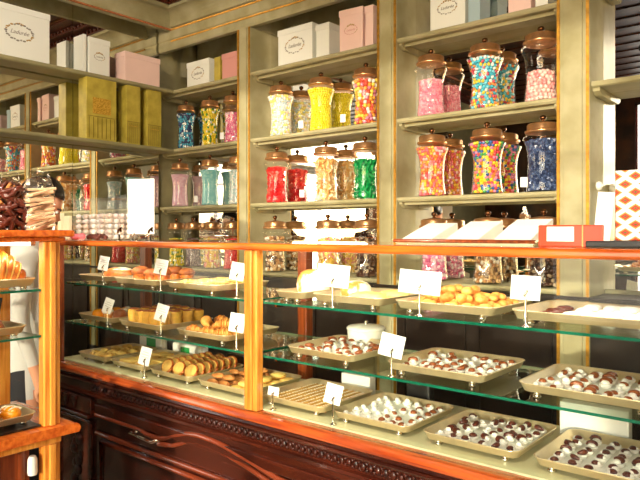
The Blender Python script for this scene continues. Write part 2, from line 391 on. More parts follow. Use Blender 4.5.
def make_candies(kind, size, shape, fill, seed):
    rnd = random.Random(seed); b = MB(); P = PAL[kind]; n = len(P)
    zt = .010 + fill*.245
    b.lathe([(max(.004,rj(z)-.004-size*1.3),z) for z in [.008+(zt-.012)*k/8 for k in range(9)]],16,0)
    z = .008+size*.6
    def put(x,y,z):
        R = Euler((rnd.uniform(0,6),rnd.uniform(0,6),rnd.uniform(0,6))).to_matrix(); mi = rnd.randrange(n)
        if shape == 'ball': b.blob((x,y,z), size*.95, 7, 5, mi)
        elif shape == 'bean': b.blob((x,y,z), (size*1.15,size*.8,size*.7), 6, 4, mi, R)
        elif shape == 'ribbon':
            X = T(x,y,z) @ R.to_4x4(); a = size*1.25
            b.add([(-a,-a*.4,0),(a,-a*.35,a*.2),(a,a*.4,0),(-a,a*.35,-a*.2),(-a,-a*.4,a*.25),(a,-a*.35,a*.45),(a,a*.4,a*.25),(-a,a*.35,0)],[(0,3,2,1),(4,5,6,7),(0,1,5,4),(1,2,6,5),(2,3,7,6),(3,0,4,7)],mi,False,X)
        else: 
            X = T(x,y,z) @ R.to_4x4(); a = size*.8; b.box(-a,a,-a,a,-a*.8,a*.8,mi,X)
    while z < zt:
        r = rj(z)-.003-size*.95; k = max(6,int(2*pi*r/(size*1.75))); ph = rnd.random()
        for i in range(k):
            a = 2*pi*(i+ph)/k; put(r*cos(a), r*sin(a), z+rnd.uniform(-.3,.3)*size)
        z += size*1.55
    r0 = rj(zt)-.004-size
    for q in (.75,.45,.12):
        k = max(1,int(2*pi*r0*q/(size*1.7)))
        for i in range(k):
            a = 2*pi*(i+rnd.random()*.3)/k; put(r0*q*cos(a), r0*q*sin(a), zt-size*.4+(1-q)*size)
    o = b.build('boiled_sweets', P)
    return o
def put_jar(shelf, px, kind, size, shape, fill, jlab, clab, x=None, name='boiled_sweets', y=2.962, sc=1, clamp=None):
    global jar0
    if x is None: x = xat(px, y)
    if clamp: x = min(max(x,clamp[0]+(.078 if px<250 else .094)),clamp[1]-(.078 if px<250 else .094))
    loc = (x, y, Z(shelf)+.0005)
    if jar0 is None:
        jar0 = make_jar(); j = jar0; j.location = loc; j['label'] = jlab
    else: j = dup(jar0, loc, jlab)
    rs = .86 if px < 250 else (1.05 if px in (485,541,487,543) else 1.0)
    j.scale = (rs,rs,1)
    if kind:
        o = make_candies(kind, size, shape, fill, int(px*7+shelf*100)); o.name = name; o.location = (x,y,Z(shelf)+.001); o.scale = (rs,rs,1)
        tag(o, clab, 'sweets', None, 'stuff')
    return j
BL=(-3.95,-3.10); BM=(-2.98,-1.985); BR=(-1.86,-1.01)
J = [
 (S2,186,'blue',.011,'bean',1,'leftmost jar on the upper shelf of the corner bay, filled with blue and white sweets','navy, turquoise and white sweets filling a lidded glass jar','wrapped_sweets',BL),
 (S2,210,'lemon',.011,'bean',1,'copper-lidded jar of yellow and green sweets in the corner bay','lemon yellow and green sweets in a glass jar','fruit_sweets',BL),
 (S2,233,'pinkwhite',.010,'bean',.8,'copper-lidded jar of pink and white sweets in the corner bay','bright pink and white sweets in the jar next to the lemon ones','pink_sweets',BL),
 (S1,180,'lilac',.006,'ball',.92,'copper-lidded jar of tiny lilac pink sweets in the corner bay','tiny lilac pink sugar pearls in a corner bay jar','sugar_pearls',BL),
 (S1,210,'teal',.006,'ball',.98,'copper-lidded jar of pale turquoise sweets in the corner bay','tiny pale turquoise sugar pearls','sugar_pearls',BL),
 (S1,238,'greymint',.008,'ball',.9,'jar of pale grey mints half behind the pilaster of the corner bay','pale grey and white mints in a half hidden jar','mint_sweets',BL),
 (S0,175,'lemon',.010,'bean',.78,'jar of yellow and green sweets, leftmost of the lowest row','yellow and green sweets low in the corner','fruit_sweets',BL),
 (S0,193,'brown',.011,'bean',.78,'jar of brown and mauve sweets, second in the lowest row of the corner bay','brown and mauve chocolate sweets in the lowest row','chocolate_sweets',BL),
 (S0,212,'mixyp',.012,'bean',.8,'jar of yellow and coral sweets, third in the lowest row of the corner bay','yellow and coral pink sweets in the lowest row','fruit_sweets',BL),
 (S0,232,'red',.011,'bean',.78,'jar of red sweets in the lowest row of the corner bay','red sweets low in the corner bay','red_sweets',BL),
 (S2,281,'pastel',.009,'cube',1,'copper-lidded jar of pastel yellow, white and blue sweets','pastel yellow, white and pale blue sweets','pastel_sweets',BM),
 (S2,321,'yellow',.008,'ball',1,'copper-lidded jar of plain yellow sweets','plain bright yellow sweets filling a jar','lemon_drops',BM),
 (S2,366,'gumball',.0125,'ball',1,'copper-lidded jar of big multicoloured gum balls beside the pilaster','red, orange, yellow and white gum balls','gum_balls',BM),
 (S1,277,'red',.014,'cube',.85,'copper-lidded jar of big red sweets on the middle shelf','large red jelly cubes','jelly_sweets',BM),
 (S1,326,'snack',.0125,'ribbon',.97,'copper-lidded jar of tan and cream rice crackers','tan and cream crackers filling a jar','rice_crackers',BM),
 (S1,365,'green',.013,'ribbon',.85,'copper-lidded jar of bright green sweets','bright green foil sweets','foil_sweets',BM),
 (S0,275,'nuts',.013,'bean',.85,'jar of nuts in the lowest row under the red sweets','tan and cream nuts under the shelf of red sweets','mixed_nuts',BM),
 (S0,328,'mixyp',.012,'ribbon',.82,'jar of yellow and coral sweets in the lowest row under the crackers','yellow and coral sweets under the rice crackers','fruit_sweets',BM),
 (S0,367,'dark',.013,'ribbon',.8,'jar of dark wrapped chocolates in the lowest row beside the pilaster','dark brown and beige wrapped chocolates','wrapped_chocolates',BM),
 (S2,431,'pink',.0075,'cube',.74,'copper-lidded jar three quarters full of pink sweets','small sugar pink sweets','pink_sweets',BR),
 (S2,485,'multi',.010,'bean',1,'copper-lidded jar of blue, yellow and orange sweets','turquoise, yellow, orange and white sweets','jelly_beans',BR),
 (S2,541,'palepink',.011,'ball',.55,'jar half full of pale pink balls beside the gilt-edged pilaster','pale pink balls filling half a tall jar','bonbon_sweets',BR),
 (S1,432,'sunset',.009,'ball',1,'copper-lidded jar of orange, pink and yellow balls','orange, pink and yellow sugar balls','sugar_balls',BR),
 (S1,487,'rainbow',.009,'ball',1,'copper-lidded jar of rainbow coloured balls','rainbow coloured sugar balls with many yellow ones','sugar_balls',BR),
 (S1,543,'navy',.0065,'cube',.95,'copper-lidded jar of dark navy sweets','tiny dark navy sweets','liquorice_sweets',BR),
 (S0,434,'pinkwhite',.010,'bean',.8,'jar in the lowest row under the orange and pink balls, behind the napkins','pink and white sweets behind the folded napkins','pink_sweets',BR),
 (S0,488,'nuts',.012,'bean',.8,'jar in the lowest row under the rainbow balls, behind the napkins','tan and cream nuts behind the napkin tray','mixed_nuts',BR),
 (S0,546,'dark',.012,'bean',.85,'jar of dark chocolates in the lowest row behind the orange box','dark chocolate sweets behind the orange box','chocolate_sweets',BR),
]
for (sh,px,k,sz,shp,fi,jl,cl,nm,bay) in J: put_jar(sh,px,k,sz,shp,fi,jl,cl,name=nm,clamp=bay)
# little price cards clipped in front of jars
def mini_card(px, sh, label, h=.07):
    y = 2.884; x = xat(px,y)
    t = thing('price_tag',(x,y,Z(sh)+.0005),label,'price tag','small price tags on the jar shelves')
    MB().lathe([(.009,0),(.009,.003),(.002,.005),(.002,h*.55)],10).build('stand','chrome',t)
    MB().box(-.016,.016,-.002,-.0005,h*.35,h,0,Rz(.25)).build('card','white_card',t)
for px,sh,l in ((302,S1,'small white tag next to the red jelly jar'),(301,S2,'small white tag next to the pastel sweets'),(343,S2,'small white tag between the plain yellow sweets and the gum balls'),(196,S1,'small white tag next to the lilac sweets'),(524,S1,'small white tag between the rainbow balls and the navy sweets'),(222,S2,'small white tag between the lemon and pink-and-white sweets')):
    mini_card(px,sh,l)

# ------------------------------------------------------------------ boxes on the shelves
def text_mesh(txt, size, extr=.0006, shear=.35):
    cu = bpy.data.curves.new('t','FONT'); cu.body = txt; cu.size = size; cu.extrude = extr; cu.align_x='CENTER'; cu.align_y='CENTER'; cu.shear = shear
    o = bpy.data.objects.new('t',cu); C.objects.link(o); dg = bpy.context.evaluated_depsgraph_get()
    me = bpy.data.meshes.new_from_object(o.evaluated_get(dg)); vs = [tuple(v.co) for v in me.vertices]; fs = [tuple(p.vertices) for p in me.polygons]
    bpy.data.objects.remove(o); bpy.data.curves.remove(cu); bpy.data.meshes.remove(me); return vs, fs
TX = text_mesh('Ladurée', 1.0, .02)
def gift_box(name, loc, rz, w, d, h, m, label, logo=True, rib=None, logo_m='logo_grey', cat='box', lscale=1, lid=True):
    "front face at local y=0 looking to -y, box runs back to y=d"
    t = thing(name, loc, label, cat, None, rz)
    MB().box(-w/2,w/2,0,d,0,h).build('carton', m, t, bevel=.004)
    if lid: MB().box(-w/2-.003,w/2+.003,-.003,d+.003,h-.035,h+.003).build('lid', m, t, bevel=.003)
    if logo:
        b = MB(); ow, oh = w*.27*lscale, w*.15*lscale; cz = h*.50
        for i in range(26):
            a = 2*pi*i/26; b.blob((ow*cos(a),-.0015,cz+oh*sin(a)*(1.1 if i%2 else 1)),(w*.028 if i%2 else w*.016,.0012,w*.014),6,4,0 if i%13<9 else 1)
        for i in range(5): b.blob(((i-2)*.010,-.0015,cz+oh*1.08+.006-(abs(i-2)*.003)),(.005,.001,.005),6,4,1)
        s = ow*.42; X = T(0,-.0015,cz-.0) @ Matrix.Rotation(pi/2,4,'X') @ Matrix.Scale(s,4)
        b.add(TX[0],TX[1],0,False,X)
        b.build('emblem',[logo_m,'logo_gold'],t)
    if rib:
        b = MB()
        b.box(-w/2-.005,w/2+.005,-.006,d+.006,h*rib-.008,h*rib+.008); b.build('ribbon','box_ribbon',t)
    return t
# left wall, top shelf: front faces look to +x  -> rz=90deg
def onleft(px0,px1,x=-3.81): return yat(px0,x), yat(px1,x)
ya,yb = onleft(-14,49); gift_box('gift_box',(-3.80,(ya+yb)/2,Z(S3)+.0005),pi/2,abs(yb-ya),.12,.305,'box_white','large white box with oval emblem on the high left shelf', lscale=.8)
ya,yb = onleft(88,109); gift_box('gift_box',(-3.80,(ya+yb)/2,Z(S3)+.0005),pi/2,abs(yb-ya),.10,.235,'box_white','small white box with emblem between the big white box and the pink one',lscale=.9)
MB0=MB().box(-.012,.012,0,.12,0,.245).build('slim_book','box_white',None,bevel=.003,loc=(-3.80,yat(84,-3.81),Z(S3)+.0005)); MB0.rotation_euler=(0,0,pi/2)
tag(MB0,'thin white folder upright beside the small white box','folder')
ya,yb = onleft(124,159); gift_box('gift_box',(-3.80,(ya+yb)/2,Z(S3)+.0005),pi/2,abs(yb-ya),.12,.20,'box_pink','plain pink box near the corner on the high left shelf',logo=False)
# green boxes on the lower left shelf
for i,(p0,p1,top,dep,lab) in enumerate(((86,117,79,.0,'olive green box with gold label, nearest of the three green boxes'),(126,141,85,-.012,'middle one of the three olive green boxes, without gold label'),(147,162,90,-.02,'olive green box nearest the corner'))):
    x = -3.79+dep; ya,yb = yat(p0,x), yat(p1,x); w = abs(yb-ya)-.006
    d = FW+RT*(((p0+p1)/2-320)/F); h = (HOR-top)/F*(x/d.x) - S2
    t = gift_box('tea_box',(x,(ya+yb)/2,Z(S2)+.0005),pi/2,w,.10,h,'box_green',lab,logo=False,lid=False)
    b = MB()
    if i == 0: b.box(-w*.30,w*.30,-.0025,0,h*.42,h*.68); MB().box(-w*.2,w*.16,-.004,-.0026,h*.45,h*.65).build('gold_plate','box_gold',t)
    else: b.box(-w*.3,w*.3,-.002,0,h*.3,h*.31)
    b.build('gold_label','box_gold',t)
    b = MB()
    for k in range(7): b.box(-w*.42+k*w*.14,-w*.42+k*w*.14+.004,-.002,0,.01,h*.36)
    b.box(-w*.45,w*.45,-.002,0,h*.37,h*.38)
    b.build('printed_border','box_green_dark',t)
# back wall top shelf
def backbox(p0,p1,top,m,label,logo=True,d=.12,y=2.90,**k):
    xa,xb = xat(p0,y), xat(p1,y); h = zat((p0+p1)/2,top,y)-Z(S3)
    return gift_box(k.pop('name','gift_box'),((xa+xb)/2,y,Z(S3)+.0005),k.pop('rz',0),xb-xa,d,h,m,label,logo,**k)
backbox(187,209,61,'box_white','small white box with emblem on the top shelf of the corner bay')
backbox(214,220,57,'box_green','narrow green box between white and pink boxes of the corner bay',logo=False,lid=False)
backbox(222,237,53,'box_pink_deep','coral pink box at the end of the top shelf of the corner bay',logo=False)
backbox(278,312,27,'box_white','white emblem box on the top shelf above the pastel sweets')
backbox(316,329,24,'box_white','narrow white box beside the emblem box above the plain yellow sweets',logo=False)
backbox(340,362,9,'box_pink','pink emblem box tilted on the top shelf',rz=.08,logo_m='box_pink_deep')
backbox(365,373,6,'box_pink','narrow pink box beside the tilted pink emblem box, against the pilaster',logo=False)
backbox(430,465,-14,'box_white','white emblem box above the jar of small pink sweets')
backbox(468,480,-16,'box_blue','pale blue box above the gap between pink and multicoloured jars',logo=False)
backbox(508,531,-22,'box_pink','pink box on the top shelf above the pale pink balls',logo=False)
backbox(535,548,-22,'box_white','white box on the top shelf against the gilt-edged pilaster',logo=False)

# ------------------------------------------------------------------ main display case
YC = 1.60; YB = 2.12; CX0 = -3.09; CX1 = .62
RT0, RB0 = -.040, -.066     # top rail
H1, H2, HD = -.252, -.447, -.640
case = thing('display_case',(0,0,0),'long glass display case of dark carved mahogany with orange wooden rails','display case')
o = MB().prism([(YC-.012,Z(RB0)),(YC-.018,Z(RB0+.006)),(YC-.018,Z(RT0-.006)),(YC-.010,Z(RT0)),(YC+.05,Z(RT0)),(YC+.05,Z(RB0))],CX0,CX1,'x').build('top_rail','rail_wood',case,bevel=.003)
o = MB().box(CX0,CX1,YB-.05,YB,Z(RB0),Z(RT0)).build('top_rail','rail_wood',case,bevel=.003)
MB().box(CX0,CX0+.05,YC+.051,YB-.051,Z(RB0),Z(RT0)).build('top_rail','rail_wood',case,bevel=.003)
MB().box(CX0+.052,CX1,YC+.052,YB-.052,Z(RT0-.008),Z(RT0)).build('glass_top','shelf_glass',case)
for x0,x1,m_ in ((CX0,CX0+.045,'rear_wood'),(-1.697,-1.632,'post_wood'),(-.27,-.205,'post_wood')):
    b = MB(); b.box(x0,x1,YC,YC+.035,Z(-.645),Z(RB0)); b.box(x0+.016,x1-.016,YC-.010,YC+.001,Z(-.642),Z(RB0+.001)); b.build('front_post',m_,case,bevel=.004)
for x0 in (-3.32+.28,-1.86,-.42): MB().box(x0,x0+.05,YB-.045,YB,Z(HD),Z(RB0)).build('rear_post','rear_wood',case,bevel=.003)
for x0,x1 in ((CX0+.046,-1.698),(-1.631,-.271),(-.204,CX1)): MB().box(x0,x1,YC+.012,YC+.016,Z(-.645),Z(RB0)).build('front_pane','pane',case)
for h in (H1,H2):
    for x0,x1 in ((CX0+.05,-1.70),(-1.66,-.30),(-.24,CX1)):
        b = MB(); b.box(x0,x1,YC+.038,YB-.048,Z(h-.008),Z(h)); b.m = [0,0,1,1,0,0]
        b.m = [1,1,1,1,0,0]
        b.build('glass_shelf',['shelf_glass','glass_edge'],case)
    for x0 in (-3.0,-1.72,-1.60,-.30):
        MB().box(x0,x0+.012,YC+.06,YB-.05,Z(h-.020),Z(h-.0085)).build('shelf_bracket','bronze_dark',case)
MB().box(CX0,CX1,YC+.036,YB,Z(HD-.03),Z(HD)).build('deck','deck',case)
# base mouldings
def mould(prof,x0,x1,name,m_,par=case,**k): return MB().prism([(YC+a,Z(z)) for a,z in prof],x0,x1,'x').build(name,m_,par,**k)
half = [(-.005,-.643)] + [(-.012-.026*sin(a), -.660+.017*cos(a)) for a in [k*pi/6 for k in range(7)]] + [(.035,-.677),(.035,-.6455),(-.002,-.6455)]
mould(half,CX0,CX1,'bottom_rail','rail_red')
body = [(.12,-.6775),(-.006,-.677),(-.012,-.690),(-.018,-.692),(-.022,-.698),(-.018,-.704),(-.004,-.706),(.004,-.706),(.004,-.752),(-.008,-.756),(-.014,-.764),(-.004,-.772),(.004,-.776),(.006,-.80),(.012,-.80),(.012,-1.40),(.12,-1.40)]
mould(body,CX0,CX1,'base','mahogany')
MB().box(CX0,CX1,YC+.121,YB,0,Z(HD-.031)).build('base_body','mahogany',case)
b = MB(); i = 0; x = CX0+.36
while x < CX1:
    zc = Z(-.729); b.blob((x,YC+.002,zc),(.011,.006,.013),6,4); b.blob((x+.014,YC+.002,zc+.010),(.008,.005,.005),6,4,R=Euler((0,.6,0)).to_matrix()); b.blob((x+.014,YC+.002,zc-.010),(.008,.005,.005),6,4,R=Euler((0,-.6,0)).to_matrix()); x += .028
b.build('carved_frieze','mahogany_carved',case)
def relief(pts, r, name='moulding', m_='mahogany_highlight'):
    return MB().tube([(x,YC+.006,Z(z)) for x,z in pts], r*1.35, 8).build(name,m_,case)
# pier with three drop ornaments
MB().box(CX0,-2.72,YC-.012,YC+.02,Z(-.855),Z(-.778)).build('pier_block','mahogany',case,bevel=.004)
MB().box(CX0,-2.72,YC-.026,YC+.02,Z(-.872),Z(-.856)).build('pier_ledge','mahogany',case,bevel=.005)
for px in (62,69,77):
    x = xat(px,YC); b = MB(); b.box(x-.018,x+.018,YC-.022,YC-.011,Z(-.80),Z(-.786)); b.prism([(x-.014,Z(-.80)),(x+.014,Z(-.80)),(x+.008,Z(-.825)),(x,Z(-.842)),(x-.008,Z(-.825))],YC-.019,YC-.011,'y'); b.build('drop_ornament','mahogany_carved',case)
b = MB(); x0,x1 = CX0+.02,-2.735
for q in ((x0,x1,-.90,-.885),(x0,x0+.02,-1.35,-.90),(x1-.02,x1,-1.35,-.90)): b.box(q[0],q[1],YC-.008,YC+.013,Z(q[2]),Z(q[3]))
b.box(CX0,CX0+.018,YC-.01,YC+.013,Z(-1.35),Z(-.875))
b.build('pier_frame','mahogany',case,bevel=.004)
b = MB()
for k in range(6):
    b.blob((-2.88+.03*sin(k*2.3),YC+.010,Z(-.95-.05*k)),(.030,.012,.028),8,5); b.blob((-2.88-.035*sin(k*2.3),YC+.010,Z(-.97-.05*k)),(.018,.008,.022),8,5)
b.build('carved_panel','mahogany_carved',case)
# apron bands beside the pier, arch mouldings
MB().box(-2.70,CX1,YC-.004,YC+.013,Z(-.842),Z(-.80)).build('apron','mahogany',case,bevel=.003)
relief([(-2.70,-.85),(-2.35,-.85),(-2.30,-.862),(-2.22,-.862),(-2.17,-.85),(-2.10,-.825),(-2.03,-.806),(-1.96,-.798),(-1.88,-.80),(-1.80,-.808),(-1.70,-.825),(-1.60,-.843),(-1.52,-.862),(-1.45,-.866),(-1.30,-.862),(-1.15,-.845),(-.95,-.81),(-.8,-.80),(-.6,-.80),(-.4,-.82),(-.2,-.86)],.009)
relief([(-2.22,-.885),(-2.12,-.872),(-2.03,-.838),(-1.96,-.826),(-1.88,-.828),(-1.78,-.838),(-1.66,-.862),(-1.55,-.89),(-1.46,-.92)],.0075)
relief([(-2.70,-.935),(-2.3,-.935),(-1.9,-.935),(-1.62,-.935)],.008)
relief([(-2.66,-1.3),(-2.66,-.97),(-2.2,-.97),(-1.7,-.97),(-1.7,-1.3)],.009)
b = MB()
for k in range(9): a=k*.7; b.blob((-1.50+.035*cos(a)*(k/9+.3),YC+.006,Z(-.885+.02*sin(a)*(k/9+.3))),(.014,.010,.010),7,5)
b.build('carved_rosette','mahogany_carved',case)
# chrome bar standing in for white highlights on the base's curved edges
hx0,hx1 = xat(130,YC-.02), xat(153,YC-.02)
MB().tube([(hx0,YC+.01,Z(-.865)),(hx0+.004,YC-.022,Z(-.868)),(hx1-.004,YC-.022,Z(-.872)),(hx1,YC+.01,Z(-.87))],.0085,10).build('highlight_bar','chrome',case)

# ------------------------------------------------------------------ left display case (face looks to +x)
LX = -2.0; LY1 = 1.06; LY0 = .30; LXB = -2.40
lc = thing('display_case',(0,0,0),'shorter glass display case in golden wood, bags of biscuits standing on its top','display case')
MB().box(LXB,LX+.03,LY0,LY1+.035,Z(-.016),Z(.006)).build('top_slab','rail_wood',lc,bevel=.005)
MB().box(LXB,LX+.012,LY0,LY1+.012,Z(-.030),Z(-.0165)).build('top_moulding','rail_wood',lc,bevel=.004)
b = MB().box(LX-.04,LX,LY1-.055,LY1,Z(-.632),Z(-.0305)); b.box(LX-.001,LX+.008,LY1-.038,LY1-.018,Z(-.632),Z(-.031)); b.build('corner_post','post_wood',lc,bevel=.004)
MB().box(LXB,LXB+.04,LY1-.055,LY1,Z(-.632),Z(-.0305)).build('corner_post','post_wood',lc,bevel=.004)
MB().box(LX-.04,LX,LY0,LY0+.05,Z(-.632),Z(-.0305)).build('corner_post','post_wood',lc,bevel=.004)
MB().box(LX-.012,LX-.008,LY0+.05,LY1-.056,Z(-.632),Z(-.031)).build('front_pane','pane',lc)
for h in (-.185,-.335):
    b = MB().box(LXB+.01,LX-.016,LY0+.02,LY1-.058,Z(h-.007),Z(h)); b.m=[1,1,1,1,0,0]; b.build('glass_shelf',['shelf_glass','glass_edge'],lc)
MB().prism([(LY1+.05,Z(-.638)),(LY1+.056,Z(-.650)),(LY1+.05,Z(-.664)),(LY0,Z(-.664)),(LY0,Z(-.632)),(LY1+.04,Z(-.632))],LXB,LX+.03,'x').build('bottom_rail','rail_wood',lc,bevel=.006)
MB().box(LXB,LX+.008,LY0,LY1,Z(-.690),Z(-.6645)).build('rail_moulding','post_wood',lc,bevel=.004)
MB().box(LXB+.05,LX-.015,LY0,LY1-.06,Z(-.631),Z(-.625)).build('deck','black_plastic',lc)
b = MB(); b.box(LX-.04,LX,LY1-.055,LY1,0,Z(-.6905)); b.box(LX-.001,LX+.008,LY1-.04,LY1-.016,0,Z(-.691)); b.build('leg_post','post_wood',lc,bevel=.004)
b = MB(); b.box(LXB,LX-.03,LY0,LY1-.09,0,Z(-.6905))
for k in range(8): b.tube([(LX-.03,LY0+.05+k*.085,0),(LX-.03,LY0+.05+k*.085,Z(-.692))],.012,8)
b.build('lower_panel','rear_wood',lc)
MB().lathe([(.014,0),(.016,.01),(.015,.05),(.010,.06)],14,X=T(LX-.018,LY1-.085,Z(-.78))).build('white_cap','porcelain',lc)

# ------------------------------------------------------------------ trays
def make_tray(w, d, label, loc, group='metal baking trays in the display case', rz=0, foot=.014):
    t = thing('serving_tray', loc, label, 'tray', group, rz)
    b = MB(); n = 6; R = .035
    def ring(ins, z, R):
        pts = []
        for cx,cy,a0 in ((w/2-R,d/2-R,0),(-(w/2-R),d/2-R,pi/2),(-(w/2-R),-(d/2-R),pi),(w/2-R,-(d/2-R),1.5*pi)):
            for k in range(n+1):
                a = a0+k/n*pi/2; pts.append((cx+(R-ins)*cos(a), cy+(R-ins)*sin(a), z))
        return pts
    rings = [ring(.020,foot,R),ring(.014,foot+.002,R),ring(.004,foot+.022,R),ring(0,foot+.024,R),ring(.0015,foot+.026,R),ring(.007,foot+.0245,R),ring(.017,foot+.004,R),ring(.024,foot+.0025,R)]
    N = len(rings[0]); vs = [p for r in rings for p in r]
    fs = [(i*N+k,i*N+(k+1)%N,(i+1)*N+(k+1)%N,(i+1)*N+k) for i in range(len(rings)-1) for k in range(N)]
    fs += [tuple(reversed(range(N))), tuple(range((len(rings)-1)*N,len(rings)*N))]
    b.add(vs,fs[:-2],0,True); b.add(vs,fs[-2:],0)
    b.build('pan','tray_metal',t)
    for sx in (-1,1):
        for sy in (-1,1): MB().lathe([(.009,0),(.011,.002),(.0115,.007),(.008,.010),(.0075,foot+.0005)],12,X=T(sx*(w/2-.05),sy*(d/2-.03),0)).build('foot','chrome',t)
    return t
TY = 1.665; TD = .325
FLOORZ = .0165
trays = {}
def tray(key, x0, x1, h, label, y0=TY, d=TD):
    w = x1-x0; t = make_tray(w,d,label,((x0+x1)/2,y0+d/2,Z(h)+.0005)); trays[key] = ((x0+x1)/2,y0+d/2,Z(h)+.0005+FLOORZ,w-.05,d-.05); return t
tray('TA',-2.99,-2.71,H1,'metal tray under the sugar-dusted pastry, leftmost on the upper glass shelf')
tray('TB',-2.67,-2.33,H1,'metal tray of brown muffins on the upper glass shelf')
tray('TC',-2.27,-1.93,H1,'metal tray of pale cookies on the upper glass shelf')
tray('TD',-1.62,-1.47,H1,'metal tray under the round sugared brioche just past the golden post')
tray('TE',-1.44,-1.14,H1,'metal tray with two pale flat pastries on the upper glass shelf')
tray('TF',-1.10,-.76,H1,'metal tray piled with golden rock cookies')
tray('TG',-.72,-.30,H1,'metal tray with white meringues between dark ends')
tray('MA',-2.99,-2.67,H2,'metal tray of mixed orange and dark muffins, leftmost on the middle glass shelf')
tray('MB',-2.63,-2.30,H2,'metal tray of tall yellow sponge cakes')
tray('MC',-2.20,-1.87,H2,'metal tray of golden croissants on the middle glass shelf')
tray('MD',-1.56,-1.25,H2,'metal tray of chocolates just past the golden post on the middle glass shelf')
tray('ME',-1.13,-.79,H2,'middle one of the three chocolate trays on the middle glass shelf')
tray('MF',-.70,-.34,H2,'metal tray of chocolates at the near end of the middle glass shelf')
tray('D1',-2.99,-2.73,HD,'metal tray of pale lumpy pastries, leftmost on the bottom deck')
tray('D2',-2.70,-2.42,HD,'metal tray of flat yellow cake squares on the bottom deck')
tray('D3',-2.39,-2.09,HD,'metal tray of sliced yellow rolls on the bottom deck')
tray('D4',-2.06,-1.74,HD,'metal tray of almond biscuits and pale discs on the bottom deck')
tray('D5',-1.70,-1.38,HD,'metal tray of rows of golden finger biscuits on the bottom deck')
tray('D6',-1.35,-1.04,HD,'metal tray half of white and half of brown chocolates on the bottom deck')
tray('D7',-1.00,-.69,HD,'metal tray of striped chocolates, second from the near end of the bottom deck')
tray('D8',-.66,-.33,HD,'metal tray of dark chocolates at the near end of the bottom deck')

def liner(key, label):
    x,y,z,w,d = trays[key]
    o = MB().box(-w/2,w/2,-d/2,d/2,0,.001).build('paper_liner','white_paper',loc=(x,y,z)); tag(o,label,'paper liner')
    trays[key] = (x,y,z+.0012,w,d)
# chocolates
def bonbon_mesh(mats, kind):
    b = MB()
    b.lathe([(.012,0),(.0165,.008),(.0155,.0095),(.010,.010),(.001,.011)],10,0,caps=True)
    if kind == 'cap':   # brown crescent over one side
        b.blob((0,.0015,.010),(.0125,.0108,.0085),8,5,1)
        b.blob((.001,-.007,.0105),(.010,.0055,.0055),7,4,0)
    elif kind == 'arc':
        b.blob((0,-.001,.0105),(.0115,.010,.007),8,5,0)
        b.tube([(.0135*cos(a),.0135*sin(a)*.7,.0135+.0035*sin(a*1.0)) for a in [k*pi/6 for k in range(7)]],[.003,.005,.0065,.0075,.0065,.005,.003],6,1)
    else:
        b.blob((0,0,.012),(.010,.009,.008),8,5,0)
    o = b.build('chocolate_bonbon',mats); return o
bon = {('cap','m'):(['meringue','chocolate'],'cap'),('cap','d'):(['meringue','chocolate_dark'],'cap'),('arc','m'):(['meringue','chocolate'],'arc'),('arc','d'):(['meringue','chocolate_dark'],'arc'),('white','m'):(['meringue','chocolate'],'white')}
bcache = {}
def bonbon(kind, tone, loc, rz, label, group, s):
    k = (kind,tone)
    if k not in bcache: bcache[k] = bonbon_mesh(*bon[k]); o = bcache[k]
    else: o = bcache[k].copy(); C.objects.link(o)
    o.location = loc; o.rotation_euler = (0,0,rz); o.scale = (s,s,s); tag(o,label,'chocolate',group)
def fill_bonbons(key, nx, ny, where, tone, pick, seed):
    x,y,z,w,d = trays[key]; rnd = random.Random(seed)
    for i in range(nx):
        for j in range(ny):
            px = x-w/2+.020+(w-.04)*i/(nx-1)+rnd.uniform(-.007,.007); py = y-d/2+.020+(d-.04)*j/(ny-1)+rnd.uniform(-.007,.007)
            if rnd.random() < .05: continue
            kind = pick(i,j,rnd)
            if kind is None: continue
            words = {'cap':'brown-topped','arc':'brown-striped','white':'plain white'}[kind]
            bonbon(kind, 'm' if kind=='white' else tone, (px,py,z), rnd.uniform(-2.6,2.6), f'{words} round chocolate {where}', f'{words} chocolates {where}', rnd.uniform(.98,1.16))
mix = lambda i,j,r: r.choice(['cap','arc','white','cap'])
for k,l in (('MD','white paper under chocolates on the middle shelf beside the golden post'),('ME','white paper under chocolates in the middle tray of the middle shelf'),('MF','white paper under chocolates at the near end of the middle shelf'),('D6','white paper under the half white, half brown chocolates'),('D7','white paper under the striped chocolates of the bottom deck'),('D8','white paper under the dark chocolates at the near end of the deck')): liner(k,l)
fill_bonbons('MD',6,6,'in the middle-shelf tray beside the golden post','m',lambda i,j,r: r.choice(['cap','white','cap','arc']),1)
fill_bonbons('ME',7,6,'in the central tray of the middle shelf','m',mix,2)
fill_bonbons('MF',7,6,'in the near-end tray of the middle shelf','m',lambda i,j,r: r.choice(['arc','cap','arc','white']),3)
fill_bonbons('D6',6,6,'on the bottom deck beside the finger biscuits','m',lambda i,j,r: 'white' if i<3 or (i==3 and j>3) else 'cap',4)
fill_bonbons('D7',6,6,'on the bottom deck, second tray from the near end','d',lambda i,j,r: r.choice(['arc','cap','arc','cap','white']) ,5)
fill_bonbons('D8',6,6,'on the bottom deck in the near-end tray','d',lambda i,j,r: r.choice(['cap','cap','arc']),6)

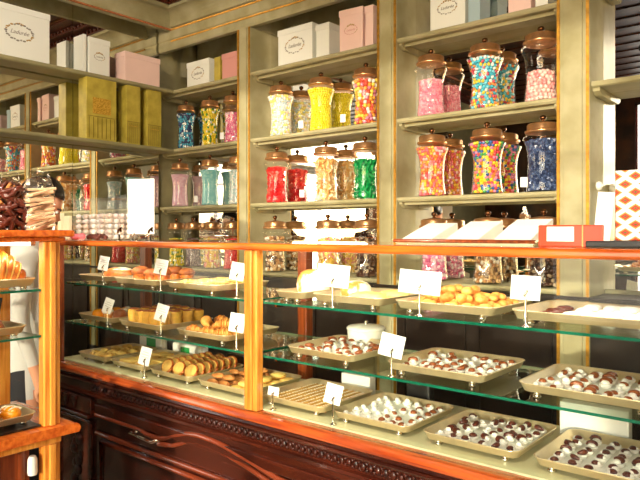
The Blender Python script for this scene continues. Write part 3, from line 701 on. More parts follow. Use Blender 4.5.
# ------------------------------------------------------------------ pastries
def place(make, spots, label, cat, group, name=None):
    "make() -> object or thing; copies it to every spot (x,y,z,rz,scale)"
    first = None
    for (x,y,z,rz,s) in spots:
        if first is None: first = make(); o = first
        else: o = dup(first,(0,0,0))
        o.location = (x,y,z); o.rotation_euler = (0,0,rz); o.scale = (s,s,s); tag(o,label,cat,group if len(spots)>1 else None)
def grid(key,nx,ny,seed,jit=.004,m=.03,rz=.4,x0=0,x1=1,y0=0,y1=1,dz=0):
    x,y,z,w,d = trays[key]; r = random.Random(seed); out = []
    for i in range(nx):
        for j in range(ny):
            u = x0+(x1-x0)*((i+.5)/nx); v = y0+(y1-y0)*((j+.5)/ny)
            out.append((x-w/2+w*u+r.uniform(-jit,jit), y-d/2+d*v+r.uniform(-jit,jit), z+dz, r.uniform(-rz,rz), r.uniform(.93,1.07)))
    return out
def mk_bun(r, h, m_, name, bumps=0):
    def f():
        b = MB(); prof = [(r*.8,0),(r*.96,h*.15),(r,h*.4),(r*.93,h*.65),(r*.72,h*.88),(r*.4,h*.98),(.001,h)]
        b.lathe(prof,18)
        o = b.build(name,m_)
        return o
    return f
def mk_lump(name, m_, r, seed, n=6, flat=.7):
    def f():
        rn = random.Random(seed); b = MB()
        for i in range(n):
            a = rn.uniform(0,6.28); q = rn.uniform(0,.55)*r; s = rn.uniform(.5,.7)*r
            b.blob((q*cos(a),q*sin(a),s*flat),(s,s*.9,s*flat),9,6)
        return b.build(name,m_)
    return f
def mk_muffin(r, m_, top):
    def f():
        t = thing('muffin',(0,0,0),'x','muffin')
        MB().lathe([(r*.68,0),(r*.9,r*.9),(r*.85,r*.95)],16).build('paper_case',m_,t)
        b = MB().lathe([(r*.9,r*.9),(r*1.06,r*1.02),(r*1.0,r*1.3),(r*.7,r*1.6),(r*.3,r*1.72),(.001,r*1.75)],16)
        b.build('dome',top,t); return t
    return f
def mk_sponge():
    t = thing('sponge_cake',(0,0,0),'x','cake')
    MB().lathe([(.022,0),(.023,.004),(.0265,.060),(.025,.066),(.001,.067)],18).build('cake_body','sponge',t)
    MB().lathe([(.020,.0665),(.021,.069),(.014,.072),(.001,.073)],16).build('glaze','sponge_top',t); return t
def mk_croissant(L=.075, r=.028, m_='crust', name='croissant'):
    def f():
        b = MB(); n = 13
        for i in range(n):
            u = i/(n-1)*2-1; a = u*1.15; rr = r*(1-.70*abs(u)**1.5)*(1.08 if i%2 else .94)
            b.blob((L*.9*sin(a), -L*.5*(cos(a)-.4), rr*.85),(L*.16,rr,rr*.9),10,7,R=Euler((0,0,a*.9)).to_matrix())
        return b.build(name,m_)
    return f
def mk_slice():
    b = MB(); n = 16; pts = [(.028*cos(2*pi*k/n)*1.25,.030+.028*sin(2*pi*k/n)) for k in range(n)]
    X = T(0,0,.0)@Matrix.Rotation(radians(-28),4,'X')
    b.prism(pts,-.006,.006,'y',0,False,X); b.tube([X@Vector((p[0],0,p[1])) for p in pts+[pts[0]]],.0068,6,1)
    return b.build('cake_slice',['pastry_pale','crust'])
def mk_almond():
    b = MB(); b.blob((0,0,.011),(.036,.018,.011),12,7); b.blob((.006,0,.018),(.022,.010,.006),10,5); return b.build('almond_biscuit','almond')
def mk_disc(): return MB().lathe([(.026,0),(.033,.003),(.035,.009),(.031,.014),(.020,.017),(.001,.018)],20).build('pale_macaroon','pastry_pale')
def mk_finger():
    b = MB().box(-.0115,.0115,-.045,.045,0,.011)
    for k in range(7): b.blob((0,-.038+k*.0127,.0105),(.0055,.0038,.0036),6,4,1)
    return b.build('finger_biscuit',['biscuit','cream_top'],bevel=.002)
def mk_square(): return MB().box(-.042,.042,-.038,.038,0,.020).build('cake_square','pastry_pale',bevel=.006)
def mk_cookie(): 
    b = MB().lathe([(.024,0),(.030,.003),(.031,.008),(.026,.012),(.001,.014)],14)
    for k in range(5): b.blob((.015*cos(k*1.3),.015*sin(k*1.3),.012),(.007,.007,.005),6,4)
    return b.build('pale_cookie','pastry_pale')
x,y,z,w,d = trays['TA']
def mk_oval():
    b = MB(); b.lathe([(.05,0),(.062,.012),(.064,.026),(.055,.042),(.03,.052),(.001,.055)],20,1,sx=1.5,sy=1); b.blob((0,0,.036),(.083,.053,.022),16,8,0); return b.build('sugared_pastry',['sugar_crust','crust'])
place(mk_oval,[(x+.0,y+.0,z,.2,1)],'long sugar-dusted pastry at the far end of the upper glass shelf','pastry',None)
place(mk_muffin(.040,'crust','muffin'),grid('TB',3,2,5,x0=.1,x1=1),'brown muffin on the upper glass shelf','muffin','brown muffins on the upper glass shelf')
place(mk_cookie,grid('TC',5,4,8,x0=0,x1=1,rz=3)+grid('TC',3,3,9,x0=.1,x1=.7,rz=3,dz=.0145),'pale cookie in the upper-shelf tray before the golden post','cookie','pale cookies in the upper-shelf tray')
x,y,z,w,d = trays['TD']
place(mk_bun(.066,.095,'sugar_crust','brioche'),[(x-.01,y-.0,z,0,1)],'big round brioche topped with white sugar','brioche',None)
x,y,z,w,d = trays['TE']
place(mk_bun(.060,.062,'sugar_crust','sugared_bun'),[(x-.082,y+.02,z,1,.95)],'sugared bun behind the first wide white card of the upper shelf','bun',None)
place(lambda: MB().lathe([(.05,0),(.06,.006),(.062,.016),(.05,.027),(.02,.033),(.001,.034)],20,sx=1.15,sy=.9).build('flat_pastry','pastry_pale'),[(x+.035,y-.07,z,.2,.98),(x+.06,y+.055,z,-.2,.9)],'pale flat oval pastry on the upper shelf, between the two wide cards','pastry','pale flat pastries on the upper shelf')
sp = grid('TF',5,4,12,rz=3)+grid('TF',4,3,13,rz=3,x0=.1,x1=.9,y0=.15,y1=.85,dz=.020)+grid('TF',2,2,14,rz=3,x0=.2,x1=.7,y0=.3,y1=.7,dz=.038)
place(mk_lump('rock_cookie','pastry',.030,4),sp,'lumpy golden cookie in the heaped tray of the upper shelf','cookie','golden rock cookies in a heap')
place(mk_lump('white_meringue','meringue',.036,9,7,.55),grid('TG',4,3,15,rz=3,x0=.25,x1=.85),'white meringue on the near end of the upper glass shelf','meringue','white meringues on the upper glass shelf')
place(mk_lump('chocolate_cluster','chocolate_dark',.028,3,6,.5),grid('TG',1,3,16,rz=3,x0=.04,x1=.2)+grid('TG',1,3,17,rz=3,x0=.86,x1=1),'dark chocolate cluster beside the white meringues','chocolate','dark clusters beside the meringues')
x,y,z,w,d = trays['MA']
place(mk_bun(.032,.042,'orange_gel','orange_bun'),[(x-.085,y-.08,z,0,1),(x-.085,y+.02,z,0,1)],'small glossy orange bun on the far end of the middle shelf','bun','glossy orange buns')
place(mk_muffin(.028,'pastry','sugar_crust'),[(x-.015,y-.07,z,0,1),(x-.01,y+.03,z,0,1)],'sugared muffin between the orange buns and dark buns','muffin','sugared muffins')
place(mk_bun(.034,.050,'chocolate','dark_bun'),[(x+.075,y-.06,z,0,1),(x+.08,y+.035,z,0,1)],'dark red-brown round bun next to the sponge cakes','bun','dark round buns')
sp = grid('MB',5,4,20,jit=.003,x0=0,x1=1)
place(mk_sponge,sp,'tall yellow sponge cake with brown top on the middle shelf','cake','tall yellow sponge cakes')
place(mk_croissant(.05,.022,'pastry','small_croissant'),grid('MC',3,3,21,x0=0,x1=.85,rz=.9)+grid('MC',2,2,22,x0=.1,x1=.7,y0=.2,y1=.8,rz=.9,dz=.030),'small golden croissant on the middle glass shelf','croissant','small croissants heaped on the middle shelf')
place(mk_lump('almond_puff','pastry_pale',.034,6),grid('D1',3,4,23,rz=3),'pale lumpy pastry at the far end of the bottom deck','pastry','pale lumpy pastries on the deck')
place(mk_square,grid('D2',2,3,24,rz=.05),'flat yellow cake square on the bottom deck','cake','flat yellow cake squares')
sp = []
x,y,z,w,d = trays['D3']
for i in range(3):
    for j in range(7): sp.append((x-w/2+.045+i*.083,y-d/2+.022+j*.037,z+.003,.08*(i-1),1))
place(mk_slice,sp,'round slice of yellow roll leaning in a row','cake slice','leaning slices of yellow roll')
place(mk_almond,grid('D4',2,6,26,x0=0,x1=.52,rz=.25,jit=.002)+grid('D4',2,3,27,x0=.04,x1=.5,rz=.3,dz=.022),'brown almond biscuit on the bottom deck','biscuit','brown almond biscuits')
place(mk_disc,grid('D4',2,4,28,x0=.56,x1=1,rz=.4,jit=.002)+grid('D4',1,3,29,x0=.6,x1=.95,dz=.0185),'pale round macaroon next to the almond biscuits','macaroon','pale round macaroons')
sp = []
x,y,z,w,d = trays['D5']
for i in range(9):
    for j in range(3): sp.append((x-w/2+.016+i*.0297,y-d/2+.046+j*.093,z,.0,.98))
place(mk_finger,sp,'golden finger biscuit dotted with cream','biscuit','golden finger biscuits in rows')

# left case contents
def plate(name,x,y,z,r,label): 
    o = MB().lathe([(r*.7,0),(r*.75,.003),(r,.012),(r*.99,.014),(r*.72,.006),(.001,.005)],28,caps=False).build(name,'tray_metal',loc=(x,y,z)); tag(o,label,'plate')
X1 = -2.11
t = make_tray(.18,.36,'metal tray under the big croissant in the shorter case',(X1,.82,Z(-.185)+.0005),None,foot=.010)
t2 = make_tray(.18,.34,'metal tray with a dark cake on the lower glass shelf of the shorter case',(X1,.80,Z(-.335)+.0005),None,foot=.010)
t3 = make_tray(.18,.34,'metal tray of glazed pastries at the bottom of the shorter case',(X1,.83,Z(-.625)+.0005),None,foot=.014)
def mk_big():
    b = MB(); n = 9
    for i in range(n):
        u = i/(n-1)*2-1; rr = .062*(1-.55*abs(u)**1.8)
        b.blob((u*.075, 0, rr*.92),(.020,rr*.9,rr*.97),14,9,0,R=Euler((0,u*.5,0)).to_matrix())
        if i < n-1: b.blob((u*.075+.0095,0,rr*.90),(.008,rr*.84,rr*.88),14,9,1,R=Euler((0,u*.5,0)).to_matrix())
    return b.build('croissant',['crust','pastry_pale'])
o = mk_big(); o.location = (X1+.02,.885,Z(-.185)+.014); o.rotation_euler=(0,0,pi/2-.2); tag(o,'large ribbed croissant on the top shelf of the shorter case','croissant')
o = MB().lathe([(.05,0),(.052,.02),(.042,.04),(.015,.05),(.001,.05)],18).build('dark_cake','chocolate',loc=(X1+.03,.86,Z(-.335)+.0135)); tag(o,'dark round cake on the lower shelf of the shorter case','cake')
sp=[]
for i in range(4): sp.append((X1+.035,.735+i*.065,Z(-.625)+.0175,.4,1))
for i in range(3): sp.append((X1-.045,.76+i*.07,Z(-.625)+.0175,-.3,1))
def mk_glazed():
    b = MB(); b.blob((0,0,.024),(.038,.026,.024),12,8,0)
    for k in (-1,0,1): b.tube([(k*.018+.008*s,.024*s,.024+.023*math.sqrt(max(0,1-(k*.4)**2-s*s*.85))) for s in (-.8,-.4,0,.4,.8)],.0035,6,1)
    return b.build('glazed_pastry',['orange_gel','cream_top'])
place(mk_glazed,sp,'orange glazed pastry with white icing stripes at the bottom of the shorter case','pastry','orange glazed pastries')
o = MB().prism([(-.05,0),(.05,0),(.07,.11),(-.06,.12)],-.03,.03,'x').build('paper_bag','navy_bag',loc=(X1-.06,.90,Z(-.335)+.001),bevel=.006)
o.location=(X1-.14,.90,Z(-.335)+.0005); tag(o,'dark navy bag standing on the lower glass shelf of the shorter case','bag')

# ------------------------------------------------------------------ white cards on chrome stands
def card(px0,px1,py0,py1,surf,label,y=1.647,tilt=.0,lines=True):
    x = xat((px0+px1)/2,y); z0 = surf
    zc = (zat((px0+px1)/2,py0,y)+zat((px0+px1)/2,py1,y))/2 - z0
    d = FW+RT*(((px0+px1)/2-320)/F); D = y/d.y
    rz = .35
    w = (px1-px0)*D/F*.98; h = (py1-py0)*D/F*.94
    t = thing('name_card',(x,y,z0+.0005),label,'card',None,rz)
    MB().lathe([(.012,0),(.012,.002),(.004,.005),(.0025,.010),(.0025,zc-h*.2)],12).tube([(-.005,0,zc-h*.32),(0,-.005,zc-h*.24),(.004,0,zc-h*.12)],.003).build('stand','chrome',t)
    X = T(0,.004,zc)@Matrix.Rotation(tilt,4,'Y')@Matrix.Rotation(-.12,4,'X')
    c = MB().box(-w/2,w/2,0,.0015,-h/2,h/2,0,X).build('paper','white_card',t)
    if lines:
        b = MB()
        for k,(u,wd) in enumerate(((.22,.5),(.08,.7),(-.06,.62),(-.2,.3))): b.box(-w*wd/2,w*wd/2,-.0006,0,h*u-.0006,h*u+.0006,0,X)
        b.build('printed_lines','ink',c)
ZT = Z(H1); ZM = Z(H2); ZD = Z(HD)
card(97,109,256,271,ZT,'white card beside the sugar-dusted pastry',tilt=.15)
card(153,168,259,275,ZT,'white card in front of the brown muffins',tilt=.15)
card(229,245,262,281,ZT,'white card next to the golden post on the upper glass shelf',tilt=.15)
card(315,350,264,288,ZT,'wide white card in front of the sugared bun',tilt=.08)
card(398,441,270,295,ZT,'widest white card, between the flat pastries and the rock cookies',tilt=.08)
card(511,540,275,301,ZT,'white card between the rock cookies and the meringues',tilt=.05)
card(102,113,298,314,ZM,'white card on the middle shelf beside the orange buns',tilt=.3)
card(154,168,304,322,ZM,'white card among the yellow sponge cakes',tilt=.25)
card(228,245,313,333,ZM,'white card next to the golden post on the middle glass shelf',tilt=.1)
card(379,404,334,358,ZM,'white card between two chocolate trays on the middle glass shelf',tilt=.2)
card(138,151,347,366,ZD,'white card on the bottom deck in front of the sliced rolls',tilt=.2)
card(324,342,384,405,ZD,'white card on the bottom deck between finger biscuits and chocolates',tilt=.2)
card(267,279,387,396,ZD,'tiny white card at the corner of the finger biscuits',tilt=.1,lines=False)

# ------------------------------------------------------------------ things at the back of the deck
def porcelain(x,y,z):
    t = thing('round_canister',(x,y,z),'white round lidded canister behind the chocolates of the middle shelf','canister')
    MB().lathe([(.066,0),(.072,.006),(.074,.060),(.070,.064)],28).build('body','porcelain',t)
    l = MB().lathe([(.076,.0645),(.078,.070),(.07,.078),(.03,.084),(.001,.085)],28).build('lid','porcelain',t)
    MB().lathe([(.008,.084),(.006,.090),(.010,.096),(.001,.1)],12).build('knob','chrome',l)
porcelain(-1.46,2.035-.003,ZM+.0005)
o = MB().box(-.10,.10,-.022,.022,0,.11).build('carton','white_card',loc=(-.60,2.035,ZD+.0005),bevel=.003); o.rotation_euler=(0,0,.03); tag(o,'large white carton at the back of the bottom deck near the right end','carton')
o = MB().box(-.13,.13,-.022,.022,0,.09).build('carton','box_white',loc=(-.22,2.035,ZD+.0005),bevel=.003); tag(o,'white carton behind the dark chocolates at the very end of the deck','carton')
o = MB().box(-.07,.07,-.02,.02,0,.075).build('carton','white_card',loc=(-1.50,2.035,ZD+.0005),bevel=.003); tag(o,'small white carton behind the finger biscuits','carton')
o = MB().box(-.05,.05,-.02,.02,0,.085).build('card_machine','black_plastic',loc=(-1.22,2.04,ZD+.0005),bevel=.008); tag(o,'black plastic machine behind the half white chocolates','machine')
o = MB().box(-.06,.06,-.02,.02,0,.07).build('black_case','black_plastic',loc=(-2.2,2.035,ZD+.0005),bevel=.006); tag(o,'black box behind the sliced rolls','box')
t = thing('napkin_packet',(-2.86,2.035,ZD+.0005),'white packet with green print behind the lumpy pastries','packet')
MB().box(-.10,.10,-.02,.02,0,.09).build('wrapper','white_paper',t,bevel=.008); MB().box(-.03,.05,-.0212,-.0195,.03,.075).build('green_print','green_label',t)
t = thing('napkin_packet',(-2.55,2.035,ZD+.0005),'white packet with green print behind the yellow cake squares','packet')
MB().box(-.12,.12,-.02,.02,0,.075).build('wrapper','white_paper',t,bevel=.008); MB().box(-.05,.02,-.0212,-.0195,.02,.06).build('green_print','green_label',t)

# ------------------------------------------------------------------ things on top of the main case
ZC = Z(RT0)+.0005
# napkin tray
xa,xb = xat(412,1.95), xat(545,1.95)
t = thing('napkin_tray',((xa+xb)/2,1.96,ZC),'low dark-edged tray on the case top carrying three open white booklets','tray')
b = MB(); w=xb-xa; b.prism([(-w/2,0),(w/2,0),(w/2+.02,.014),(w/2+.014,.016),(w/2-.006,.005),(-w/2+.006,.005),(-w/2-.014,.016),(-w/2-.02,.014)],-.11,.11,'y'); b.build('tray_board','tray_metal',t)
MB().tube([(-w/2-.01,-.112,.010),(w/2+.01,-.112,.010)],.006).build('tray_edge','rear_wood',t)
for k,lab in enumerate(('white booklet at the far end of the low tray on the case top','white booklet in the middle of the low tray on the case top','white booklet at the near end of the low tray, beside the orange box')):
    cx = xa+.07+ (w-.14)*k/2; t = thing('booklet',(cx,1.955,ZC+.0055),lab,'booklet',None,-.05)
    b = MB()
    b.prism([(-.085,.001),(.085,.001),(.085,.066+.005*k),(.02,.046+.004*k),(-.085,.010)],-.060,.060,'x'); b.build('pages','white_paper',t)
    MB().box(-.062,.062,-.090,.088,-.0005,.0009).build('cover','logo_gold',t)
# orange leather box
xa,xb = xat(538,1.70), xat(603,1.70); w = xb-xa
t = thing('document_box',((xa+xb)/2,1.70,ZC),'orange-red leather box with white label on the case top','box')
b = MB().box(-w/2,w/2,0,.10,0,zat(570,225,1.70)-ZC); b.build('case_body','leather_orange',t,bevel=.003); hh = zat(570,225,1.70)-ZC
MB().box(xat(547,1.70)-(xa+xb)/2,xat(574,1.70)-(xa+xb)/2,-.0015,0,hh*.26,hh*.92).build('label_plate','white_card',t)
MB().box(xat(582,1.70)-(xa+xb)/2,xat(582,1.70)-(xa+xb)/2+.003,-.0015,0,0,hh).build('gilt_line','logo_gold',t)
# patterned box
xa = xat(613,1.72); hh = zat(613,170,1.72)-ZC-.018
t = thing('sales_slate',(xa+.06,1.79,ZC),'dark grey board lying on the case top under the patterned box','board')
MB().box(-.12,.24,-.10,.10,0,.017).build('board_slab','black_plastic',t,bevel=.004)
t = thing('patterned_box',(xa,1.74,ZC+.0175),'tall white box printed with red and orange diamonds','box')
MB().box(0,.20,0,.07,0,hh).build('carton','diamond_print',t,bevel=.002)
t = thing('menu_card',(xat(604,1.70),1.705,ZC+.0175),'blank white card leaning beside the diamond-patterned box','card',None,.1)
MB().box(-.028,.012,0,.002,0,.125,0,Matrix.Rotation(-.12,4,'X')@Matrix.Rotation(.08,4,'Y')).build('card_sheet','white_card',t)
# left part of the case top
def clear_box(px0,px1,py0,y,label,dd=.14,sweets=True):
    xa,xb = xat(px0,y),xat(px1,y); h = zat((px0+px1)/2,py0,y)-ZC; w = xb-xa
    t = thing('clear_box',((xa+xb)/2,y,ZC),label,'plastic box')
    MB().box(-w/2,w/2,0,dd,0,h-.002).build('clear_body','clear_plastic',t); MB().box(-w/2-.002,w/2+.002,-.002,dd+.002,h-.0015,h+.004).build('clear_lid','clear_plastic',t)
    b = MB(); r = random.Random(int(px0)); PW=pal((245,240,232),(226,200,180),(240,220,215))
    for i in range(5):
        for j in range(4):
            for k in range(5): b.blob((-w/2+.022+(w-.044)*i/4,.02+(dd-.04)*j/3,.014+k*.026),(.016,.015,.013),8,5,r.randrange(3))
    b.v = [v for v in b.v]
    o = b.build('sugared_almonds',PW,loc=((xa+xb)/2,y,ZC+.0012)); return o
o = clear_box(73,109,199,1.70,'clear plastic box of white sweets on the case top beside the wide sign'); tag(o,'white and pink sugared almonds in the larger clear box','sweets',None,'stuff')
o = clear_box(112,127,196,1.86,'smaller clear plastic box half behind the white sign',.08); tag(o,'white and pink sugared almonds in the smaller clear box','sweets',None,'stuff')
xs = xat(141,1.66); y = 1.66; D = y/(FW+RT*((141-320)/F)).y; w = 28*D/F*1.05
t = thing('table_sign',(xs,y,ZC),'large blank-looking white sign standing on the far part of the case top','sign',None,.45)
zz = zat(141,179,y)-ZC
MB().box(-w/2,w/2,-.001,.001,.03,zz).build('sign_sheet','white_card',t)
b = MB()
for k,wd in ((.74,.4),(.62,.25),(.5,.5),(.38,.3)): b.box(-w*wd/2,w*wd/2,-.0018,-.001,.03+(zz-.03)*k,.03+(zz-.03)*k+.002)
b.build('printed_lines','box_ribbon',t)
b = MB()
for s in (-.3,.3): b.lathe([(.016,0),(.016,.003),(.005,.006),(.004,.03)],12,X=T(s*w,0,0)); b.tube([(s*w-.009,-.003,.03),(s*w,-.005,.018),(s*w+.009,-.003,.034)],.004)
b.build('sign_feet','chrome',t)
def clipstand(px,label):
    t = thing('card_clip',(xat(px,1.62),1.622,ZC),label,'card holder')
    MB().lathe([(.013,0),(.013,.003),(.004,.006),(.003,.035)],12).build('stem','chrome',t)
    MB().tube([(-.014,0,.036),(-.004,-.003,.046),(.004,.003,.056),(.012,0,.044),(.016,0,.060)],.005).build('clip','bronze_dark',t)
clipstand(119,'small metal card clip in front of the clear boxes'); clipstand(150,'small metal card clip at the near corner of the large white sign')
o = MB().blob((0,0,.016),(.045,.03,.016),12,7).blob((.03,.01,.018),(.02,.02,.016)).build('pink_sachet','pink_wrap',loc=(xat(77,1.65),1.65,ZC)); tag(o,'pink wrapped sweet lying before the clear box','sweet')
b = MB(); r = random.Random(3)
for k in range(16): b.blob((-.05+.1*(k%8)/7,-.015+.03*(k//8),.012+.010*r.random()),(.010,.012,.012),7,5)
o = b.build('dragees','chocolate_dark',loc=(xat(97,1.655),1.655,ZC)); tag(o,'dark chocolate dragees heaped before the clear box','sweets',None,'stuff')
for px,h,m_,l in ((61,213,'cream_candle','slim cream carton at the far end of the case top'),(68,216,'cream_candle','wide low cream carton at the far end of the case top')):
    yy = 1.635; hh = zat(px,h,yy)-ZC; ww = .026 if px==61 else .042
    o = MB().box(-ww/2,ww/2,-.012,.012,0,hh).build('small_carton',m_,loc=(xat(px,yy),yy,ZC),bevel=.003); tag(o,l,'carton')

# bags of biscuits on the left case top
ZL = Z(.006)+.0005
def bag(px0,px1,top,x,label,foldlab,kind):
    yc = (yat(px0,x)+yat(px1,x))/2; w = abs(yat(px1,x)-yat(px0,x)); D = x/(FW+RT*(((px0+px1)/2-320)/F)).x; h = (HOR-top)/F*D+EYE-ZL
    t = thing('biscuit_bag',(x,yc,ZL),label,'bag')
    n = 16; b = MB(); R = [(w*.46,0),(w*.50,h*.1),(w*.5,h*.45),(w*.46,h*.7),(w*.33,h*.88),(w*.28,h)]
    vs = []
    for i,(r,z) in enumerate(R):
        fl = max(.12,1-.9*(z/h)**2)
        vs += [(r*fl*.55*cos(2*pi*k/n)*(1+.05*sin(k*3+i)), r*sin(2*pi*k/n)*(1+.04*sin(k*5+i*2)), z) for k in range(n)]
    fs = [(i*n+k,i*n+(k+1)%n,(i+1)*n+(k+1)%n,(i+1)*n+k) for i in range(len(R)-1) for k in range(n)]
    b.add(vs,fs,0,True); b.build('film','film',t)
    r = random.Random(5)
    if kind == 'wafer':
        spots = []
        for k in range(17): spots.append((x+r.uniform(-.004,.004),yc+r.uniform(-.005,.005),ZL+.008+k*(h*.66)/17,0,1))
        first=None
        for k,s in enumerate(spots):
            if first is None:
                q = MB(); q.box(-w*.22,w*.22,-w*.40,w*.40,-.0035,.0035); q.box(-w*.222,w*.222,-w*.405,w*.405,-.001,.001,1); first = q.build('wafer',['wafer','wafer_edge'],bevel=.002); o = first
            else: o = first.copy(); C.objects.link(o)
            o.location = s[:3]; o.rotation_euler = (r.uniform(-.16,.16)+.22,r.uniform(-.06,.06),r.uniform(-.15,.15)); tag(o,'pale striped wafer stacked in the tall clear bag','wafer','striped wafers stacked in the clear bag')
    else:
        first=None
        for k in range(22):
            if first is None:
                q = MB(); q.tube([(.028*cos(a)*(1+.25*cos(2*a)),.028*sin(a),.006*sin(3*a)) for a in [i*2*pi/14 for i in range(15)]],.008,8); q.tube([(-.02,0,.008),(0,.006,.012),(.02,0,.008)],.006,7,1); first = q.build('chocolate_pretzel',['chocolate_dark','almond']); o = first
            else: o = first.copy(); C.objects.link(o)
            o.location = (x+r.uniform(-.012,.012),yc+r.uniform(-.3,.3)*w,ZL+.018+(h*.62)*k/22); o.rotation_euler=(r.uniform(-.5,.5),r.uniform(-.9,.9),r.uniform(0,3)); tag(o,foldlab,'pretzel',foldlab)
bag(22,55,168,-2.06,'tall clear bag stacked with pale striped wafers','', 'wafer')
bag(-4,24,172,-2.09,'clear bag of dark chocolate pretzels beside the wafer bag','dark chocolate pretzel in the bag beside the wafers','pretzel')

# ------------------------------------------------------------------ people
def person(loc, face, label, shirt, head_down=.35, arm_pose='down', hand=True, apron=False):
    t = thing('person', loc, label, 'person', None, math.atan2(face[1],face[0]) - pi/2)   # local +y is forward
    V = []; E = []; Rr = []
    def j(p, r, par=None, ry=None):
        V.append(p); Rr.append((r, ry or r)); i = len(V)-1
        if par is not None: E.append((par,i))
        return i
    pel = j((0,0,.90),.135); wa = j((0,.0,1.05),.115,pel); ch = j((0,.005,1.22),.135,wa); up = j((0,0,1.34),.11,ch); nk = j((0,.01,1.42),.052,up); hd = j((0,.03,1.49),.05,nk)
    for s in (-1,1):
        hip = j((s*.09,0,.82),.085,pel); kn = j((s*.10,.02,.47),.058,hip); an = j((s*.10,-.01,.09),.038,kn); toe = j((s*.11,.14,.035),.034,an)
        sh = j((s*.155,0,1.355),.058,up)
        if arm_pose == 'down': el = (s*.205,-.015,1.07); wr = (s*.20,.05,.85)
        else: el = (s*.22,.03,1.09); wr = (s*.14,.24,1.00)
        e = j(el,.040,sh); w = j(wr,.026,e)
        if hand:
            dv = (Vector(wr)-Vector(el)).normalized(); sd = Vector((s,0,0)); pm = Vector(wr)+dv*.055
            p = j(tuple(pm),.026,w,.020); up_ = dv.cross(sd).normalized()
            for k,(off,ln) in enumerate(((-.026,.058),(-.009,.068),(.009,.064),(.026,.050))):
                a = pm+dv*.03+up_*off; f1 = j(tuple(a),.0095,p); q = a+dv*ln*.5+sd*(-.006); f2 = j(tuple(q),.0085,f1); j(tuple(q+dv*ln*.4+sd*(-.022)),.007,f2)
            th = j(tuple(Vector(wr)+dv*.03-up_*.028),.011,p); j(tuple(Vector(wr)+dv*.062-up_*.050),.0085,th)
    me = bpy.data.meshes.new('body'); me.from_pydata(V,E,[]); o = bpy.data.objects.new('body',me); C.objects.link(o); o.parent = t
    sk = o.modifiers.new('skin','SKIN'); sk.use_smooth_shade = True
    for i,d_ in enumerate(me.skin_vertices[0].data): d_.radius = Rr[i]; d_.use_root = (i==0)
    su = o.modifiers.new('sub','SUBSURF'); su.levels = 2; su.render_levels = 2
    # colour by height / reach: skin on hands and neck, cloth elsewhere (assigned after evaluating)
    dg = bpy.context.evaluated_depsgraph_get(); em = bpy.data.meshes.new_from_object(o.evaluated_get(dg))
    bpy.data.objects.remove(o)
    for n in ('skin',shirt,'trouser'): em.materials.append(M[n])
    wrist = [Vector(v) for v in V if False]
    handpts = [Vector(p) for p,(r,_) in zip(V,Rr) if r < .0265 and p[2] > .5 and r != .02]
    for p in em.polygons:
        c = Vector(p.center); p.use_smooth = True
        if c.z < .86 and min((c-h).length for h in handpts) > .06: p.material_index = 2
        elif c.z > 1.415 or min((c-h).length for h in handpts) < .045: p.material_index = 0
        else: p.material_index = 1
    bo = bpy.data.objects.new('body',em); C.objects.link(bo); bo.parent = t
    # head
    hp = Vector((0,.035+.03*head_down,1.575-.02*head_down)); HR = T(*hp)@Matrix.Rotation(-head_down,4,'X')
    vs=[];n=24;hh=18
    for i in range(hh+1):
        ph = pi*i/hh
        for k in range(n):
            th=2*pi*k/n; sx,sy,sz = sin(ph)*cos(th), sin(ph)*sin(th), -cos(ph)
            X_=.074*sx; Y_=.092*sy; Z_=.112*sz
            if sz<0: X_*=1-.28*(-sz)**1.2; Y_ = Y_*(1-.18*(-sz)) + (.012*(-sz) if sy>0 else .0)
            f = max(0,sy)
            if f>.0:
                a = abs(sx)
                Y_ += .022*math.exp(-(a/.13)**2)*math.exp(-((sz+.18)/.16)**2)        # nose
                Y_ -= .008*math.exp(-((a-.36)/.16)**2)*math.exp(-((sz-.06)/.12)**2)    # eye sockets
                Y_ += .005*math.exp(-(a/.28)**2)*math.exp(-((sz+.48)/.09)**2)          # lips
                Y_ += .008*math.exp(-(a/.25)**2)*math.exp(-((sz+.82)/.15)**2)          # chin
            vs.append((X_,Y_,Z_))
    fs=[(i*n+k,i*n+(k+1)%n,(i+1)*n+(k+1)%n,(i+1)*n+k) for i in range(hh) for k in range(n)]
    b=MB().add(vs,fs,0,True)
    for s in (-1,1):
        b.blob((s*.076,-.004,-.004),(.009,.020,.032),10,8,0); b.blob((s*.080,-.001,-.024),(.007,.010,.012),8,6,0)
        b.blob((s*.029,.080,.006),(.0125,.009,.007),10,6,1); b.blob((s*.029,.0865,.006),(.005,.004,.005),8,6,3); b.tube([(s*.014,.091,.020),(s*.030,.089,.026),(s*.046,.078,.020)],.003,6,3)
    b.blob((0,.093,-.053),(.022,.006,.006),10,6,2)
    b.v=[tuple(HR@Vector(p)) for p in b.v]
    b.build('head',['skin','eye_white','lip','hair'],t)
    # hair: thick cap leaving the face open, with a bob behind
    hv=[];
    for i in range(hh+1):
        ph=pi*i/hh
        for k in range(n):
            th=2*pi*k/n; sx,sy,sz=sin(ph)*cos(th),sin(ph)*sin(th),-cos(ph); g=1.13+.02*sin(k*5+i)
            hv.append((.078*sx*g,.094*sy*g-.006,.116*sz*g+.004))
    hf=[f for f in fs if not (sum(hv[q][1] for q in f)/4>.030 and sum(hv[q][2] for q in f)/4<.062) and sum(hv[q][2] for q in f)/4>-.085 and not (sum(hv[q][1] for q in f)/4>-.022 and sum(hv[q][2] for q in f)/4<.012)]
    q=MB().add(hv,hf,0,True); q.v=[tuple(HR@Vector(p)) for p in q.v]
    ho=q.build('hair','hair',t); so=ho.modifiers.new('thick','SOLIDIFY'); so.thickness=.014; so.offset=-1
